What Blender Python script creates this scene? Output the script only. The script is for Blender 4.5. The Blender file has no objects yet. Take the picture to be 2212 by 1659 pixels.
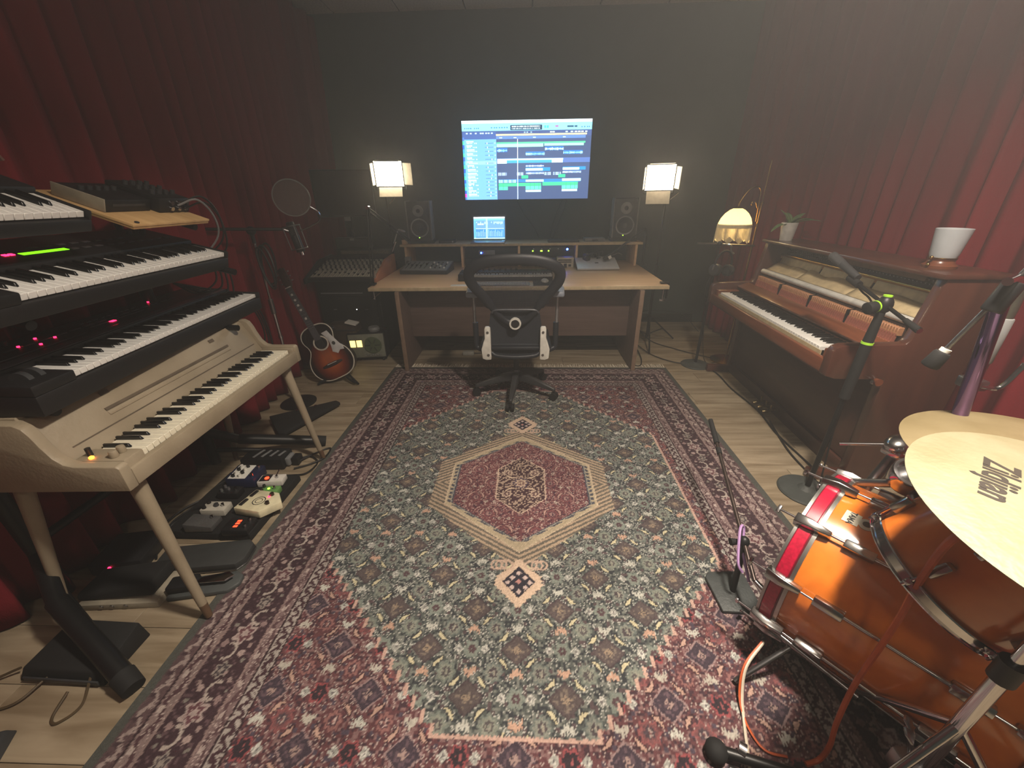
import bpy, bmesh, math, random
import numpy as np
from mathutils import Vector, Matrix, Euler
random.seed(7)
rnd = random.Random(11)
PI = math.pi
SC = bpy.context.scene
C = SC.collection
V = Vector
rad = math.radians

# ---------------------------------------------------------------- camera
CAM_H, CAM_F, CAM_P, CAM_Y, CAM_R = 1.41, 850.0, 0.4449, -0.0359, 0.0153
fwd = V((math.sin(CAM_Y) * math.cos(CAM_P), math.cos(CAM_Y) * math.cos(CAM_P), -math.sin(CAM_P)))
rgt = V((math.cos(CAM_Y), -math.sin(CAM_Y), 0))
dwn = fwd.cross(rgt)
r2 = math.cos(CAM_R) * rgt + math.sin(CAM_R) * dwn
d2 = -math.sin(CAM_R) * rgt + math.cos(CAM_R) * dwn
cam = bpy.data.cameras.new('camera')
cam.sensor_width = 36.0
cam.lens = CAM_F / 2212 * 36.0
cam.clip_start = 0.02
cam_o = bpy.data.objects.new('camera', cam)
C.objects.link(cam_o)
m3 = Matrix((r2, -d2, -fwd)).transposed()
cam_o.matrix_world = Matrix.Translation((0, 0, CAM_H)) @ m3.to_4x4()
SC.camera = cam_o

# ---------------------------------------------------------------- exposure, world, big lights
SC.view_settings.view_transform = 'Standard'
SC.view_settings.look = 'None'
SC.view_settings.gamma = 1.0
SC.view_settings.use_curve_mapping = False
SC.view_settings.exposure = 0.42
W = bpy.data.worlds.new('world')
SC.world = W
W.use_nodes = True
W.node_tree.nodes['Background'].inputs[0].default_value = (0.5, 0.45, 0.45, 1)
W.node_tree.nodes['Background'].inputs[1].default_value = 0.02

def area_light(name, loc, target, size, power, col, sy=None, spread=PI):
    l = bpy.data.lights.new(name, 'AREA')
    l.energy = power; l.color = col; l.size = size; l.spread = spread
    if sy: l.shape = 'RECTANGLE'; l.size_y = sy
    o = bpy.data.objects.new(name, l); C.objects.link(o)
    o.location = loc
    o.rotation_euler = (V(target) - V(loc)).to_track_quat('-Z', 'Y').to_euler()
    return o
def point_light(name, loc, power, col, r=.03):
    l = bpy.data.lights.new(name, 'POINT')
    l.energy = power; l.color = col; l.shadow_soft_size = r
    o = bpy.data.objects.new(name, l); C.objects.link(o); o.location = loc
    return o
# ceiling downlight above the drum kit, and an unseen fill light added behind the camera
area_light('ceiling_downlight', (0.72, 0.62, 2.88), (0.72, 0.62, 0), 0.22, 80, (1.0, 0.87, 0.72), spread=rad(135))
point_light('rear_fill_light', (-0.05, -0.85, 2.40), 17, (1.0, 0.84, 0.68), .12)
# path settings: few bounces, no caustics
SC.cycles.use_light_tree = False
SC.cycles.max_bounces = 6
SC.cycles.diffuse_bounces = 3
SC.cycles.glossy_bounces = 3
SC.cycles.transmission_bounces = 4
SC.cycles.volume_bounces = 0
SC.cycles.transparent_max_bounces = 6
SC.cycles.caustics_reflective = False
SC.cycles.caustics_refractive = False
# thin scattering volume added to imitate veiling glare from the lens
GLARE_HAZE = 0.054
vs_ = W.node_tree.nodes.new('ShaderNodeVolumeScatter')
vs_.inputs['Density'].default_value = GLARE_HAZE
vs_.inputs['Anisotropy'].default_value = 0.55
W.node_tree.links.new(vs_.outputs[0], W.node_tree.nodes['World Output'].inputs['Volume'])

# ---------------------------------------------------------------- materials
def lin(c):
    o = []
    for x in c[:3]:
        x = x / 255.0
        o.append(x / 12.92 if x <= .04045 else ((x + .055) / 1.055) ** 2.4)
    return (o[0], o[1], o[2], 1.0)
MATS = {}
def mat(name, col, rough=.5, metal=0., var=.10, scale=25., bump=0., bscale=None, emit=0., ecol=None, coat=0.,
        trans=0., stretch=None, col2=None, contrast=(.35, .65), spec=.5, sheen=0., ior=1.45):
    """procedural principled: noise varies the base colour (col -> col2), optional noise bump"""
    if name in MATS: return MATS[name]
    m = bpy.data.materials.new(name); m.use_nodes = True
    nt = m.node_tree; n = nt.nodes; L = nt.links
    b = n['Principled BSDF']
    b.inputs['Roughness'].default_value = rough
    b.inputs['Metallic'].default_value = metal
    b.inputs['Specular IOR Level'].default_value = spec
    b.inputs['IOR'].default_value = ior
    if coat: b.inputs['Coat Weight'].default_value = coat; b.inputs['Coat Roughness'].default_value = .08
    if trans: b.inputs['Transmission Weight'].default_value = trans
    if sheen: b.inputs['Sheen Weight'].default_value = sheen
    c1 = lin(col)
    if col2 is None: c2 = tuple(x * (1 - var * 2) for x in c1[:3]) + (1,)
    else: c2 = lin(col2)
    if var > 0 or col2 is not None:
        tc = n.new('ShaderNodeTexCoord')
        src = tc.outputs['Object']
        if stretch:
            mp = n.new('ShaderNodeMapping'); mp.inputs['Scale'].default_value = stretch
            L.new(src, mp.inputs['Vector']); src = mp.outputs['Vector']
        nz = n.new('ShaderNodeTexNoise'); nz.inputs['Scale'].default_value = scale
        nz.inputs['Detail'].default_value = 4; L.new(src, nz.inputs['Vector'])
        cr = n.new('ShaderNodeValToRGB')
        cr.color_ramp.elements[0].position = contrast[0]; cr.color_ramp.elements[0].color = c2
        cr.color_ramp.elements[1].position = contrast[1]; cr.color_ramp.elements[1].color = c1
        L.new(nz.outputs['Fac'], cr.inputs['Fac']); L.new(cr.outputs['Color'], b.inputs['Base Color'])
        if bump:
            nb = n.new('ShaderNodeTexNoise'); nb.inputs['Scale'].default_value = bscale or scale * 4
            L.new(src, nb.inputs['Vector'])
            bp = n.new('ShaderNodeBump'); bp.inputs['Strength'].default_value = bump
            bp.inputs['Distance'].default_value = .01
            L.new(nb.outputs['Fac'], bp.inputs['Height']); L.new(bp.outputs['Normal'], b.inputs['Normal'])
    else:
        b.inputs['Base Color'].default_value = c1
    if emit:
        b.inputs['Emission Color'].default_value = lin(ecol or col)
        b.inputs['Emission Strength'].default_value = emit
        if name != 'led_panel_face': m.cycles.emission_sampling = 'NONE'
    MATS[name] = m
    return m
def attr_mat(name, rough=.9, emit=0., bump=0.):
    """base colour (or screen emission) read from the mesh's own colour attribute 'weave'"""
    m = bpy.data.materials.new(name); m.use_nodes = True
    nt = m.node_tree; b = nt.nodes['Principled BSDF']
    a = nt.nodes.new('ShaderNodeAttribute'); a.attribute_name = 'weave'
    b.inputs['Roughness'].default_value = rough
    if emit:
        b.inputs['Base Color'].default_value = (.01, .01, .012, 1)
        nt.links.new(a.outputs['Color'], b.inputs['Emission Color']); b.inputs['Emission Strength'].default_value = emit
    else:
        tc = nt.nodes.new('ShaderNodeTexCoord'); nz = nt.nodes.new('ShaderNodeTexNoise')
        nz.inputs['Scale'].default_value = 3.0
        nt.links.new(tc.outputs['Object'], nz.inputs['Vector'])
        mp = nt.nodes.new('ShaderNodeMapRange'); mp.inputs[1].default_value = .3; mp.inputs[2].default_value = .7
        mp.inputs[3].default_value = .85; mp.inputs[4].default_value = 1.1
        nt.links.new(nz.outputs['Fac'], mp.inputs[0])
        mx = nt.nodes.new('ShaderNodeMix'); mx.data_type = 'RGBA'; mx.blend_type = 'MULTIPLY'; mx.inputs[0].default_value = 1
        nt.links.new(a.outputs['Color'], mx.inputs[6]); nt.links.new(mp.outputs[0], mx.inputs[7])
        nt.links.new(mx.outputs[2], b.inputs['Base Color'])
        b.inputs['Specular IOR Level'].default_value = .15
        nb = nt.nodes.new('ShaderNodeTexNoise'); nb.inputs['Scale'].default_value = 350
        nt.links.new(tc.outputs['Object'], nb.inputs['Vector'])
        bp = nt.nodes.new('ShaderNodeBump'); bp.inputs['Strength'].default_value = .5; bp.inputs['Distance'].default_value = .004
        nt.links.new(nb.outputs['Fac'], bp.inputs['Height']); nt.links.new(bp.outputs['Normal'], b.inputs['Normal'])
    return m

# ---------------------------------------------------------------- geometry builder
def frame(z, up=(0, 0, 1)):
    z = V(z).normalized(); u = V(up)
    if abs(z.dot(u)) > .99: u = V((1, 0, 0))
    x = u.cross(z).normalized(); y = z.cross(x)
    return Matrix((x, y, z)).transposed()
def spline(pts, n=8, closed=False):
    P = [V(p) for p in pts]; out = []
    N = len(P)
    if N < 3: return P
    rng = range(N if closed else N - 1)
    for i in rng:
        if closed: a, b, c, d = P[(i - 1) % N], P[i], P[(i + 1) % N], P[(i + 2) % N]
        else:
            a = P[i - 1] if i > 0 else P[0] * 2 - P[1]
            b, c = P[i], P[i + 1]
            d = P[i + 2] if i + 2 < N else P[-1] * 2 - P[-2]
        for k in range(n):
            t = k / n
            out.append(.5 * ((2 * b) + (c - a) * t + (2 * a - 5 * b + 4 * c - d) * t * t + (3 * b - a - 3 * c + d) * t ** 3))
    if not closed: out.append(P[-1])
    return out
class G:
    def __init__(s): s.b = bmesh.new()
    def mesh(s, vs, fs):
        vv = [s.b.verts.new(v) for v in vs]
        for f in fs:
            try: s.b.faces.new([vv[i] for i in f])
            except ValueError: pass
        return s
    def box(s, c, d, R=None):
        c = V(c); h = V(d) / 2; vs = []
        for z in (-1, 1):
            for y in (-1, 1):
                for x in (-1, 1):
                    p = V((x * h.x, y * h.y, z * h.z))
                    if R is not None: p = R @ p
                    vs.append(c + p)
        return s.mesh(vs, [(0, 2, 3, 1), (4, 5, 7, 6), (0, 1, 5, 4), (2, 6, 7, 3), (0, 4, 6, 2), (1, 3, 7, 5)])
    def bx(s, x0, x1, y0, y1, z0, z1): return s.box(((x0 + x1) / 2, (y0 + y1) / 2, (z0 + z1) / 2), (x1 - x0, y1 - y0, z1 - z0))
    def cyl(s, a, b, r, r2=None, n=16, caps=True):
        a = V(a); b = V(b); r2 = r if r2 is None else r2
        M = frame(b - a); vs = []
        for p, q in ((a, r), (b, r2)):
            for i in range(n):
                t = 2 * PI * i / n
                vs.append(p + M @ V((math.cos(t) * q, math.sin(t) * q, 0)))
        fs = [(i, (i + 1) % n, n + (i + 1) % n, n + i) for i in range(n)]
        if caps: fs += [tuple(reversed(range(n))), tuple(range(n, 2 * n))]
        return s.mesh(vs, fs)
    def tube(s, pts, r, n=8, closed=False, sm=6, caps=True):
        P = spline(pts, sm, closed) if sm else [V(p) for p in pts]
        N = len(P); vs = []; prev = None
        for i, p in enumerate(P):
            if closed: t = P[(i + 1) % N] - P[i - 1]
            else: t = P[min(i + 1, N - 1)] - P[max(i - 1, 0)]
            if t.length < 1e-9: t = V((0, 0, 1))
            t.normalize()
            if prev is None: prev = frame(t).col[0].copy()
            x = prev - t * prev.dot(t)
            if x.length < 1e-6: x = frame(t).col[0].copy()
            x.normalize(); y = t.cross(x); prev = x
            rr = r(i / (N - 1)) if callable(r) else r
            for k in range(n):
                a = 2 * PI * k / n
                vs.append(p + (x * math.cos(a) + y * math.sin(a)) * rr)
        fs = []
        for i in range(N if closed else N - 1):
            j = (i + 1) % N
            for k in range(n):
                fs.append((i * n + k, i * n + (k + 1) % n, j * n + (k + 1) % n, j * n + k))
        if not closed and caps: fs += [tuple(reversed(range(n))), tuple(range((N - 1) * n, N * n))]
        return s.mesh(vs, fs)
    def lathe(s, prof, n=32, M=None, closed=False):
        """prof: (r, z) pairs turned about z; M places it"""
        vs = []; fs = []
        for r, z in prof:
            for i in range(n):
                t = 2 * PI * i / n
                p = V((max(r, 1e-5) * math.cos(t), max(r, 1e-5) * math.sin(t), z))
                vs.append(M @ p if M is not None else p)
        m = len(prof)
        for j in range(m if closed else m - 1):
            k = (j + 1) % m
            for i in range(n):
                fs.append((j * n + i, j * n + (i + 1) % n, k * n + (i + 1) % n, k * n + i))
        return s.mesh(vs, fs)
    def prism(s, pts, d0, d1, M=None):
        """2-D outline (a, b) extruded along the third axis from d0 to d1: local (a, b, d)"""
        n = len(pts); vs = []
        for d in (d0, d1):
            for a, b in pts:
                p = V((a, b, d)); vs.append(M @ p if M is not None else p)
        fs = [tuple(reversed(range(n))), tuple(range(n, 2 * n))] + [(i, (i + 1) % n, n + (i + 1) % n, n + i) for i in range(n)]
        return s.mesh(vs, fs)
    def sph(s, c, r, n=16, sc=(1, 1, 1), R=None):
        c = V(c); m = max(4, n // 2); vs = []; fs = []
        for j in range(m + 1):
            ph = PI * j / m
            for i in range(n):
                t = 2 * PI * i / n
                p = V((math.sin(ph) * math.cos(t) * r * sc[0], math.sin(ph) * math.sin(t) * r * sc[1], math.cos(ph) * r * sc[2]))
                if R is not None: p = R @ p
                vs.append(c + p)
        for j in range(m):
            for i in range(n):
                fs.append((j * n + i, (j + 1) * n + i, (j + 1) * n + (i + 1) % n, j * n + (i + 1) % n))
        return s.mesh(vs, fs)
    def out(s, name, parent=None, m=None, bevel=0., seg=2, ang=38, label=None):
        bm = s.b
        bmesh.ops.remove_doubles(bm, verts=bm.verts, dist=1e-6)
        bmesh.ops.recalc_face_normals(bm, faces=bm.faces)
        if bevel:
            es = [e for e in bm.edges if len(e.link_faces) == 2 and e.calc_face_angle(0) > rad(30)]
            try: bmesh.ops.bevel(bm, geom=es, offset=bevel, segments=seg, affect='EDGES', profile=.5, clamp_overlap=True)
            except Exception: pass
        for f in bm.faces: f.smooth = True
        for e in bm.edges:
            if len(e.link_faces) == 2 and e.calc_face_angle(0) > rad(ang): e.smooth = False
        me = bpy.data.meshes.new(name); bm.to_mesh(me); bm.free()
        if m is not None: me.materials.append(m)
        o = bpy.data.objects.new(name, me); C.objects.link(o)
        if parent is not None: o.parent = parent
        if label: o['label'] = label
        return o
def tag(o, label=None, cat=None, group=None, kind=None):
    if label: o['label'] = label
    if cat: o['category'] = cat
    if group: o['group'] = group
    if kind: o['kind'] = kind
    return o
def thing(name, label, cat, loc=(0, 0, 0), rot=(0, 0, 0), group=None):
    o = bpy.data.objects.new(name, None); C.objects.link(o)
    o.empty_display_size = .05
    o.location = loc; o.rotation_euler = rot
    return tag(o, label, cat, group)
def dup(o, name=None, parent=None, loc=None, rot=None):
    c = o.copy(); C.objects.link(c)
    if name: c.name = name
    if parent is not None: c.parent = parent
    if loc is not None: c.location = loc
    if rot is not None: c.rotation_euler = rot
    return c
def dup_tree(o, parent=None):
    c = o.copy(); C.objects.link(c)
    if parent is not None: c.parent = parent
    for ch in list(o.children): dup_tree(ch, c)
    return c
def place(o, loc, rot=None):
    o.location = loc
    if rot is not None: o.rotation_euler = rot
    return o
def text_mesh(name, body, size, parent, m, fn, shear=0., spacing=1., bold=0.0):
    """lettering as flat mesh; fn maps the (x, y) of the letters to 3-D"""
    cu = bpy.data.curves.new('lettering', 'FONT'); cu.body = body; cu.size = size; cu.shear = shear
    cu.space_character = spacing; cu.align_x = 'CENTER'; cu.align_y = 'CENTER'; cu.offset = bold
    to = bpy.data.objects.new('lettering', cu); C.objects.link(to)
    bpy.context.view_layer.update()
    me = bpy.data.meshes.new_from_object(to)
    bpy.data.objects.remove(to); bpy.data.curves.remove(cu)
    for v in me.vertices: v.co = fn(v.co.x, v.co.y)
    me.materials.clear(); me.materials.append(m); me.name = name
    o = bpy.data.objects.new(name, me); C.objects.link(o); o.parent = parent
    return o
def raster_mesh(name, W_, H_, img, parent, m, org, ux, uy, smooth=False, zf=None):
    """grid of cells carrying the pattern colours img[rows, cols, 3] (row 0 at origin side) in attribute 'weave'"""
    rows, cols = img.shape[:2]
    if smooth:
        nx, ny = cols, rows
        xs = np.linspace(0, W_, nx); ys = np.linspace(0, H_, ny)
    else:
        nx, ny = cols + 1, rows + 1
        xs = np.linspace(0, W_, nx); ys = np.linspace(0, H_, ny)
    gx, gy = np.meshgrid(xs, ys)
    o3 = np.array(org, float); ax = np.array(ux, float); ay = np.array(uy, float)
    co = o3 + gx.reshape(-1, 1) * ax + gy.reshape(-1, 1) * ay
    if zf is not None: co = co + zf(gx, gy).reshape(-1, 1) * np.cross(ax, ay)
    me = bpy.data.meshes.new(name)
    nf = (nx - 1) * (ny - 1)
    ii, jj = np.meshgrid(np.arange(nx - 1), np.arange(ny - 1))
    a = (jj * nx + ii).reshape(-1)
    quad = np.stack([a, a + 1, a + nx + 1, a + nx], 1).astype(np.int32)
    me.vertices.add(nx * ny); me.vertices.foreach_set('co', co.reshape(-1).astype(np.float32))
    me.loops.add(nf * 4); me.loops.foreach_set('vertex_index', quad.reshape(-1))
    me.polygons.add(nf); me.polygons.foreach_set('loop_start', np.arange(0, nf * 4, 4, dtype=np.int32))
    me.update(calc_edges=True)
    col = np.ones((rows * cols, 4), np.float32); col[:, :3] = img.reshape(-1, 3)
    at = me.attributes.new('weave', 'FLOAT_COLOR', 'POINT' if smooth else 'FACE')
    at.data.foreach_set('color', col.reshape(-1))
    me.materials.append(m)
    if smooth: me.polygons.foreach_set('use_smooth', np.ones(nf, bool))
    o = bpy.data.objects.new(name, me); C.objects.link(o)
    if parent is not None: o.parent = parent
    return o
def srgb(a):
    a = np.asarray(a, float) / 255.0
    return np.where(a <= .04045, a / 12.92, ((a + .055) / 1.055) ** 2.4)

# common materials
BLK = mat('black_plastic', (26, 26, 28), .45, var=.15)
BLKM = mat('black_metal', (22, 22, 23), .38, .2, var=.1)
BLKG = mat('black_gloss', (12, 12, 13), .22, var=.05)
RUB = mat('black_rubber', (20, 20, 21), .8, var=.15)
CHR = mat('chrome', (205, 205, 208), .12, 1., var=.04, scale=8)
STEEL = mat('brushed_steel', (150, 150, 152), .32, 1., var=.08)
ALU = mat('silver_aluminium', (176, 178, 182), .35, .85, var=.05)
GREY = mat('grey_plastic', (120, 121, 122), .5, var=.08)
DGREY = mat('dark_grey_plastic', (52, 53, 55), .5, var=.1)
WHT = mat('white_plastic', (222, 220, 212), .4, var=.04)
IVORY = mat('ivory_keys', (226, 220, 200), .3, var=.05, scale=60)
WKEY = mat('white_keys', (225, 224, 220), .3, var=.03, scale=60)
BKEY = mat('black_keys', (14, 13, 14), .28, var=.1)
BRASS = mat('brass', (190, 150, 80), .25, 1., var=.1)
CABLE = mat('black_cable', (18, 18, 19), .55, var=.1)
REDLED = mat('red_led', (255, 40, 60), .4, var=0, emit=6, ecol=(255, 30, 70))
GRNLED = mat('green_led', (150, 255, 60), .4, var=0, emit=6, ecol=(150, 255, 50))
BLULED = mat('blue_led', (60, 90, 255), .4, var=0, emit=40, ecol=(40, 80, 255))
WHTLED = mat('white_led', (255, 255, 255), .4, var=0, emit=8)

def cable(name, pts, r, label, group=None, m=None, sm=8, n=6):
    return tag(G().tube(pts, r, n, sm=sm).out(name, None, m or CABLE), label, 'cable', group)
LETTERS = 'CDEFGAB'
def keyboard(parent, n_white, first, x0, y0, z, wl, pitch=.0235, wm=None, bm_=None, wh=.018, bl=.095, wname='white_key', bname='black_key', bh=.011, by=None):
    """white keys from x0, front edge at y0, top at z, all objects of their own sharing meshes"""
    wm = wm or WKEY; bm_ = bm_ or BKEY
    gap = .0011
    w = G().bx(gap / 2, pitch - gap / 2, 0, wl, -wh, 0).out(wname, parent, wm, bevel=.0012, seg=1)
    bw = pitch * .42
    b = G().mesh([(-bw / 2, 0, -.004), (bw / 2, 0, -.004), (bw / 2, bl, -.004), (-bw / 2, bl, -.004),
                  (-bw * .36, .008, bh), (bw * .36, .008, bh), (bw * .36, bl, bh), (-bw * .36, bl, bh)],
                 [(0, 3, 2, 1), (4, 5, 6, 7), (0, 1, 5, 4), (1, 2, 6, 5), (2, 3, 7, 6), (3, 0, 4, 7)]).out(bname, parent, bm_, bevel=.0015, seg=1)
    i0 = LETTERS.index(first); fb = True
    for i in range(n_white):
        k = w if i == 0 else dup(w)
        k.location = (x0 + i * pitch, y0, z)
        L_ = LETTERS[(i0 + i) % 7]
        if L_ in 'CDFGA' and i < n_white - 1:
            q = b if fb else dup(b)
            fb = False
            sh = {'C': -.06, 'D': .06, 'F': -.07, 'G': 0, 'A': .07}[L_] * pitch
            q.location = (x0 + (i + 1) * pitch + sh, y0 + (wl - bl), z)
# ================================================================ the room
def wood(name, c1, c2, scale=3., stretch=(1, 14, 14), rough=.45, world=True, coat=0., bump=.08, contrast=(.3, .7)):
    m = bpy.data.materials.new(name); m.use_nodes = True
    nt = m.node_tree; n = nt.nodes; L = nt.links; b = n['Principled BSDF']
    b.inputs['Roughness'].default_value = rough
    if coat: b.inputs['Coat Weight'].default_value = coat; b.inputs['Coat Roughness'].default_value = .12
    if world:
        g = n.new('ShaderNodeNewGeometry'); src = g.outputs['Position']
        oi = n.new('ShaderNodeObjectInfo'); ad = n.new('ShaderNodeVectorMath'); ad.operation = 'ADD'
        mu = n.new('ShaderNodeMath'); mu.operation = 'MULTIPLY'; mu.inputs[1].default_value = 13.0
        L.new(oi.outputs['Random'], mu.inputs[0]); L.new(src, ad.inputs[0]); L.new(mu.outputs[0], ad.inputs[1])
        src = ad.outputs[0]
    else:
        src = n.new('ShaderNodeTexCoord').outputs['Object']
    mp = n.new('ShaderNodeMapping'); mp.inputs['Scale'].default_value = stretch; L.new(src, mp.inputs['Vector'])
    nz = n.new('ShaderNodeTexNoise'); nz.inputs['Scale'].default_value = scale; nz.inputs['Detail'].default_value = 6
    nz.inputs['Distortion'].default_value = .6
    L.new(mp.outputs['Vector'], nz.inputs['Vector'])
    cr = n.new('ShaderNodeValToRGB'); e = cr.color_ramp.elements
    e[0].position, e[0].color = contrast[0], lin(c2); e[1].position, e[1].color = contrast[1], lin(c1)
    L.new(nz.outputs['Fac'], cr.inputs['Fac']); L.new(cr.outputs['Color'], b.inputs['Base Color'])
    bp = n.new('ShaderNodeBump'); bp.inputs['Strength'].default_value = bump; bp.inputs['Distance'].default_value = .01
    L.new(nz.outputs['Fac'], bp.inputs['Height']); L.new(bp.outputs['Normal'], b.inputs['Normal'])
    MATS[name] = m
    return m
X0, X1, Y0, Y1, ZC = -2.16, 2.27, -2.0, 4.78, 2.98
WALLM = mat('dark_green_wall_paint', (66, 76, 73), .75, var=.06, scale=4, bump=.05, bscale=120)
SUBF = mat('dark_subfloor', (46, 40, 34), .9)
fl = G().bx(X0, X1, Y0, Y1, -.06, -.012).out('floor', None, SUBF); tag(fl, kind='structure')
PLANK = wood('oak_laminate', (158, 144, 122), (116, 101, 80), 2.2, (1.0, 9, 9), .5, contrast=(.3, .68))
pw, pl = .192, 1.285
pk = G().bx(0, pl - .0016, 0, pw - .0016, -.012, 0).out('plank', fl, PLANK, bevel=.0008, seg=1)
first = True
nrow = int((Y1 - Y0) / pw) + 1
halves = {}
for r in range(nrow):
    y = Y0 + r * pw
    if y + pw > Y1 + .03: break
    off = (r * .43) % 1.0 * pl
    x = X0 - off
    while x < X1:
        a, b_ = max(x, X0), min(x + pl, X1)
        if b_ - a > .05:
            if b_ - a > pl - .01:
                o = pk if first else dup(pk); first = False
                o.location = (a, y, 0)
            else:
                o = G().bx(0, b_ - a - .0016, 0, pw - .0016, -.012, 0).out('plank', fl, PLANK, bevel=.0008, seg=1)
                o.location = (a, y, 0)
        x += pl
wb = G().bx(X0, X1, Y1, Y1 + .1, -.06, ZC + .1).out('wall_back', None, WALLM); tag(wb, kind='structure')
wl_ = G().bx(X0 - .1, X0, Y0, Y1 + .1, -.06, ZC + .1).out('wall_left', None, WALLM); tag(wl_, kind='structure')
wr_ = G().bx(X1, X1 + .1, Y0, Y1 + .1, -.06, ZC + .1).out('wall_right', None, WALLM); tag(wr_, kind='structure')
wf_ = G().bx(X0 - .1, X1 + .1, Y0 - .1, Y0, -.06, ZC + .1).out('wall_front', None, WALLM); tag(wf_, kind='structure')
GRID = mat('dark_ceiling_grid', (20, 20, 20), .7)
TILE = mat('ceiling_tile', (206, 198, 188), .9, var=.08, scale=60, bump=.15, bscale=180)
ce = G().bx(X0, X1, Y0, Y1, ZC + .012, ZC + .06).out('ceiling', None, GRID); tag(ce, kind='structure')
tl = G().bx(.006, .614, .006, .614, 0, .016).out('ceiling_tile', ce, TILE, bevel=.003, seg=1)
first = True
nx = 8; ny = 11
for i in range(nx):
    for j in range(ny):
        x = -1.79 + (i - 1) * .62; y = Y1 - (j + 1) * .62
        if x + .62 < X0 or x > X1: continue
        a, b_ = max(x, X0), min(x + .62, X1)
        if b_ - a < .6:
            if b_ - a < .05: continue
            o = G().bx(.006, b_ - a - .006, .006, .614, 0, .016).out('ceiling_tile', ce, TILE, bevel=.003, seg=1); o.location = (a, y, ZC)
        else:
            o = tl if first else dup(tl); first = False
            o.location = (x, y, ZC)
# baseboard on the back wall
tag(G().bx(-2.0, 2.05, Y1 - .015, Y1, 0, .09).out('baseboard_back', None, mat('dark_baseboard', (48, 52, 46), .5), bevel=.004), kind='structure')

# ---- curtains
def curtain_mat(name, c1, c2):
    return mat(name, c1, .85, col2=c2, scale=3, stretch=(1, 1, .3), bump=.15, bscale=300, spec=.08, contrast=(.25, .75))
CURT = curtain_mat('red_velvet', (128, 36, 44), (98, 27, 34))
def curtain(name, path, z0, z1, folds, amp, label, lean=0., seed=1):
    rr = random.Random(seed)
    P = spline(path, 40)
    d = [0.]
    for a, b in zip(P, P[1:]): d.append(d[-1] + (b - a).length)
    tot = d[-1]; N = folds * 14; M_ = 26
    ph = [0.]
    kk = 1.
    for i in range(N):
        if i % 9 == 0: kk = .6 + .8 * rr.random()
        ph.append(ph[-1] + kk)
    sc = folds * 2 * PI / ph[-1]; ph = [p * sc for p in ph]
    ampv = [amp * (.6 + .8 * rr.random()) for _ in range(folds + 2)]
    g = G(); vs = []; fs = []
    k = 0
    for i in range(N + 1):
        s = tot * i / N
        while k < len(d) - 2 and d[k + 1] < s: k += 1
        t = (s - d[k]) / max(1e-6, d[k + 1] - d[k]); p = P[k].lerp(P[k + 1], t)
        tg = (P[k + 1] - P[k]).normalized(); nrm = V((-tg.y, tg.x, 0))
        f = ph[i] / (2 * PI); fi = int(f); am = ampv[fi] * (1 - (f - fi)) + ampv[min(fi + 1, folds + 1)] * (f - fi)
        for j in range(M_ + 1):
            z = z0 + (z1 - z0) * j / M_; h = j / M_
            w = math.sin(ph[i] + .35 * math.sin(h * 3 + fi)) + .20 * math.sin(2.1 * ph[i] + h * 2) + .35 * math.sin(.37 * ph[i] + h)
            q = p + nrm * (am * w * (1.0 - .25 * h)) + nrm * lean * h * (s / tot)
            vs.append((q.x, q.y, z))
    for i in range(N):
        for j in range(M_):
            a = i * (M_ + 1) + j
            fs.append((a, a + M_ + 1, a + M_ + 2, a + 1))
    o = g.mesh(vs, fs).out(name, None, CURT, ang=80)
    md = o.modifiers.new('thickness', 'SOLIDIFY'); md.thickness = .004
    return tag(o, label, 'curtain', 'red velvet drapes along the side walls')
curtain('velvet_curtain', [(-1.93, -1.9, 0), (-1.90, 0, 0), (-1.90, 2.0, 0), (-2.02, 3.0, 0), (-2.075, 3.7, 0), (-2.075, 4.70, 0)], .012, 2.92, 46, .046,
        'long dark red velvet curtain behind the stacked keyboards', lean=-.10, seed=3)
curtain('velvet_curtain', [(2.14, 4.70, 0), (2.16, 3.6, 0), (2.17, 2.4, 0), (2.17, 1.2, 0), (2.17, -.2, 0), (2.17, -1.9, 0)], .012, 2.92, 44, .032,
        'long red velvet curtain behind the upright piano and drums', lean=-.04, seed=9)

# ---- rug: woven pattern computed cell by cell
RUG_W, RUG_L, CELL = 2.46, 3.20, .004
nu, nv = int(RUG_W / CELL), int(RUG_L / CELL)
rs = np.random.RandomState(5)
uu, vv = np.meshgrid((np.arange(nu) + .5) * CELL - RUG_W / 2, (np.arange(nv) + .5) * CELL - RUG_L / 2)
jit = rs.randn(nv, nu) * .0011; uj = uu + jit; vj = vv + rs.randn(nv, nu) * .0011
rug = np.zeros((nv, nu, 3)); U0 = -.04
def px(mask, col): rug[mask] = col
sp = rs.rand(nv, nu)
sp2 = np.repeat(np.repeat(rs.rand(nv // 2 + 1, nu // 2 + 1), 2, 0), 2, 1)[:nv, :nu]
sp3 = np.repeat(np.repeat(rs.rand(nv // 3 + 1, nu // 3 + 1), 3, 0), 3, 1)[:nv, :nu]
au, av = np.abs(uj - U0), np.abs(vj)
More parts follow.
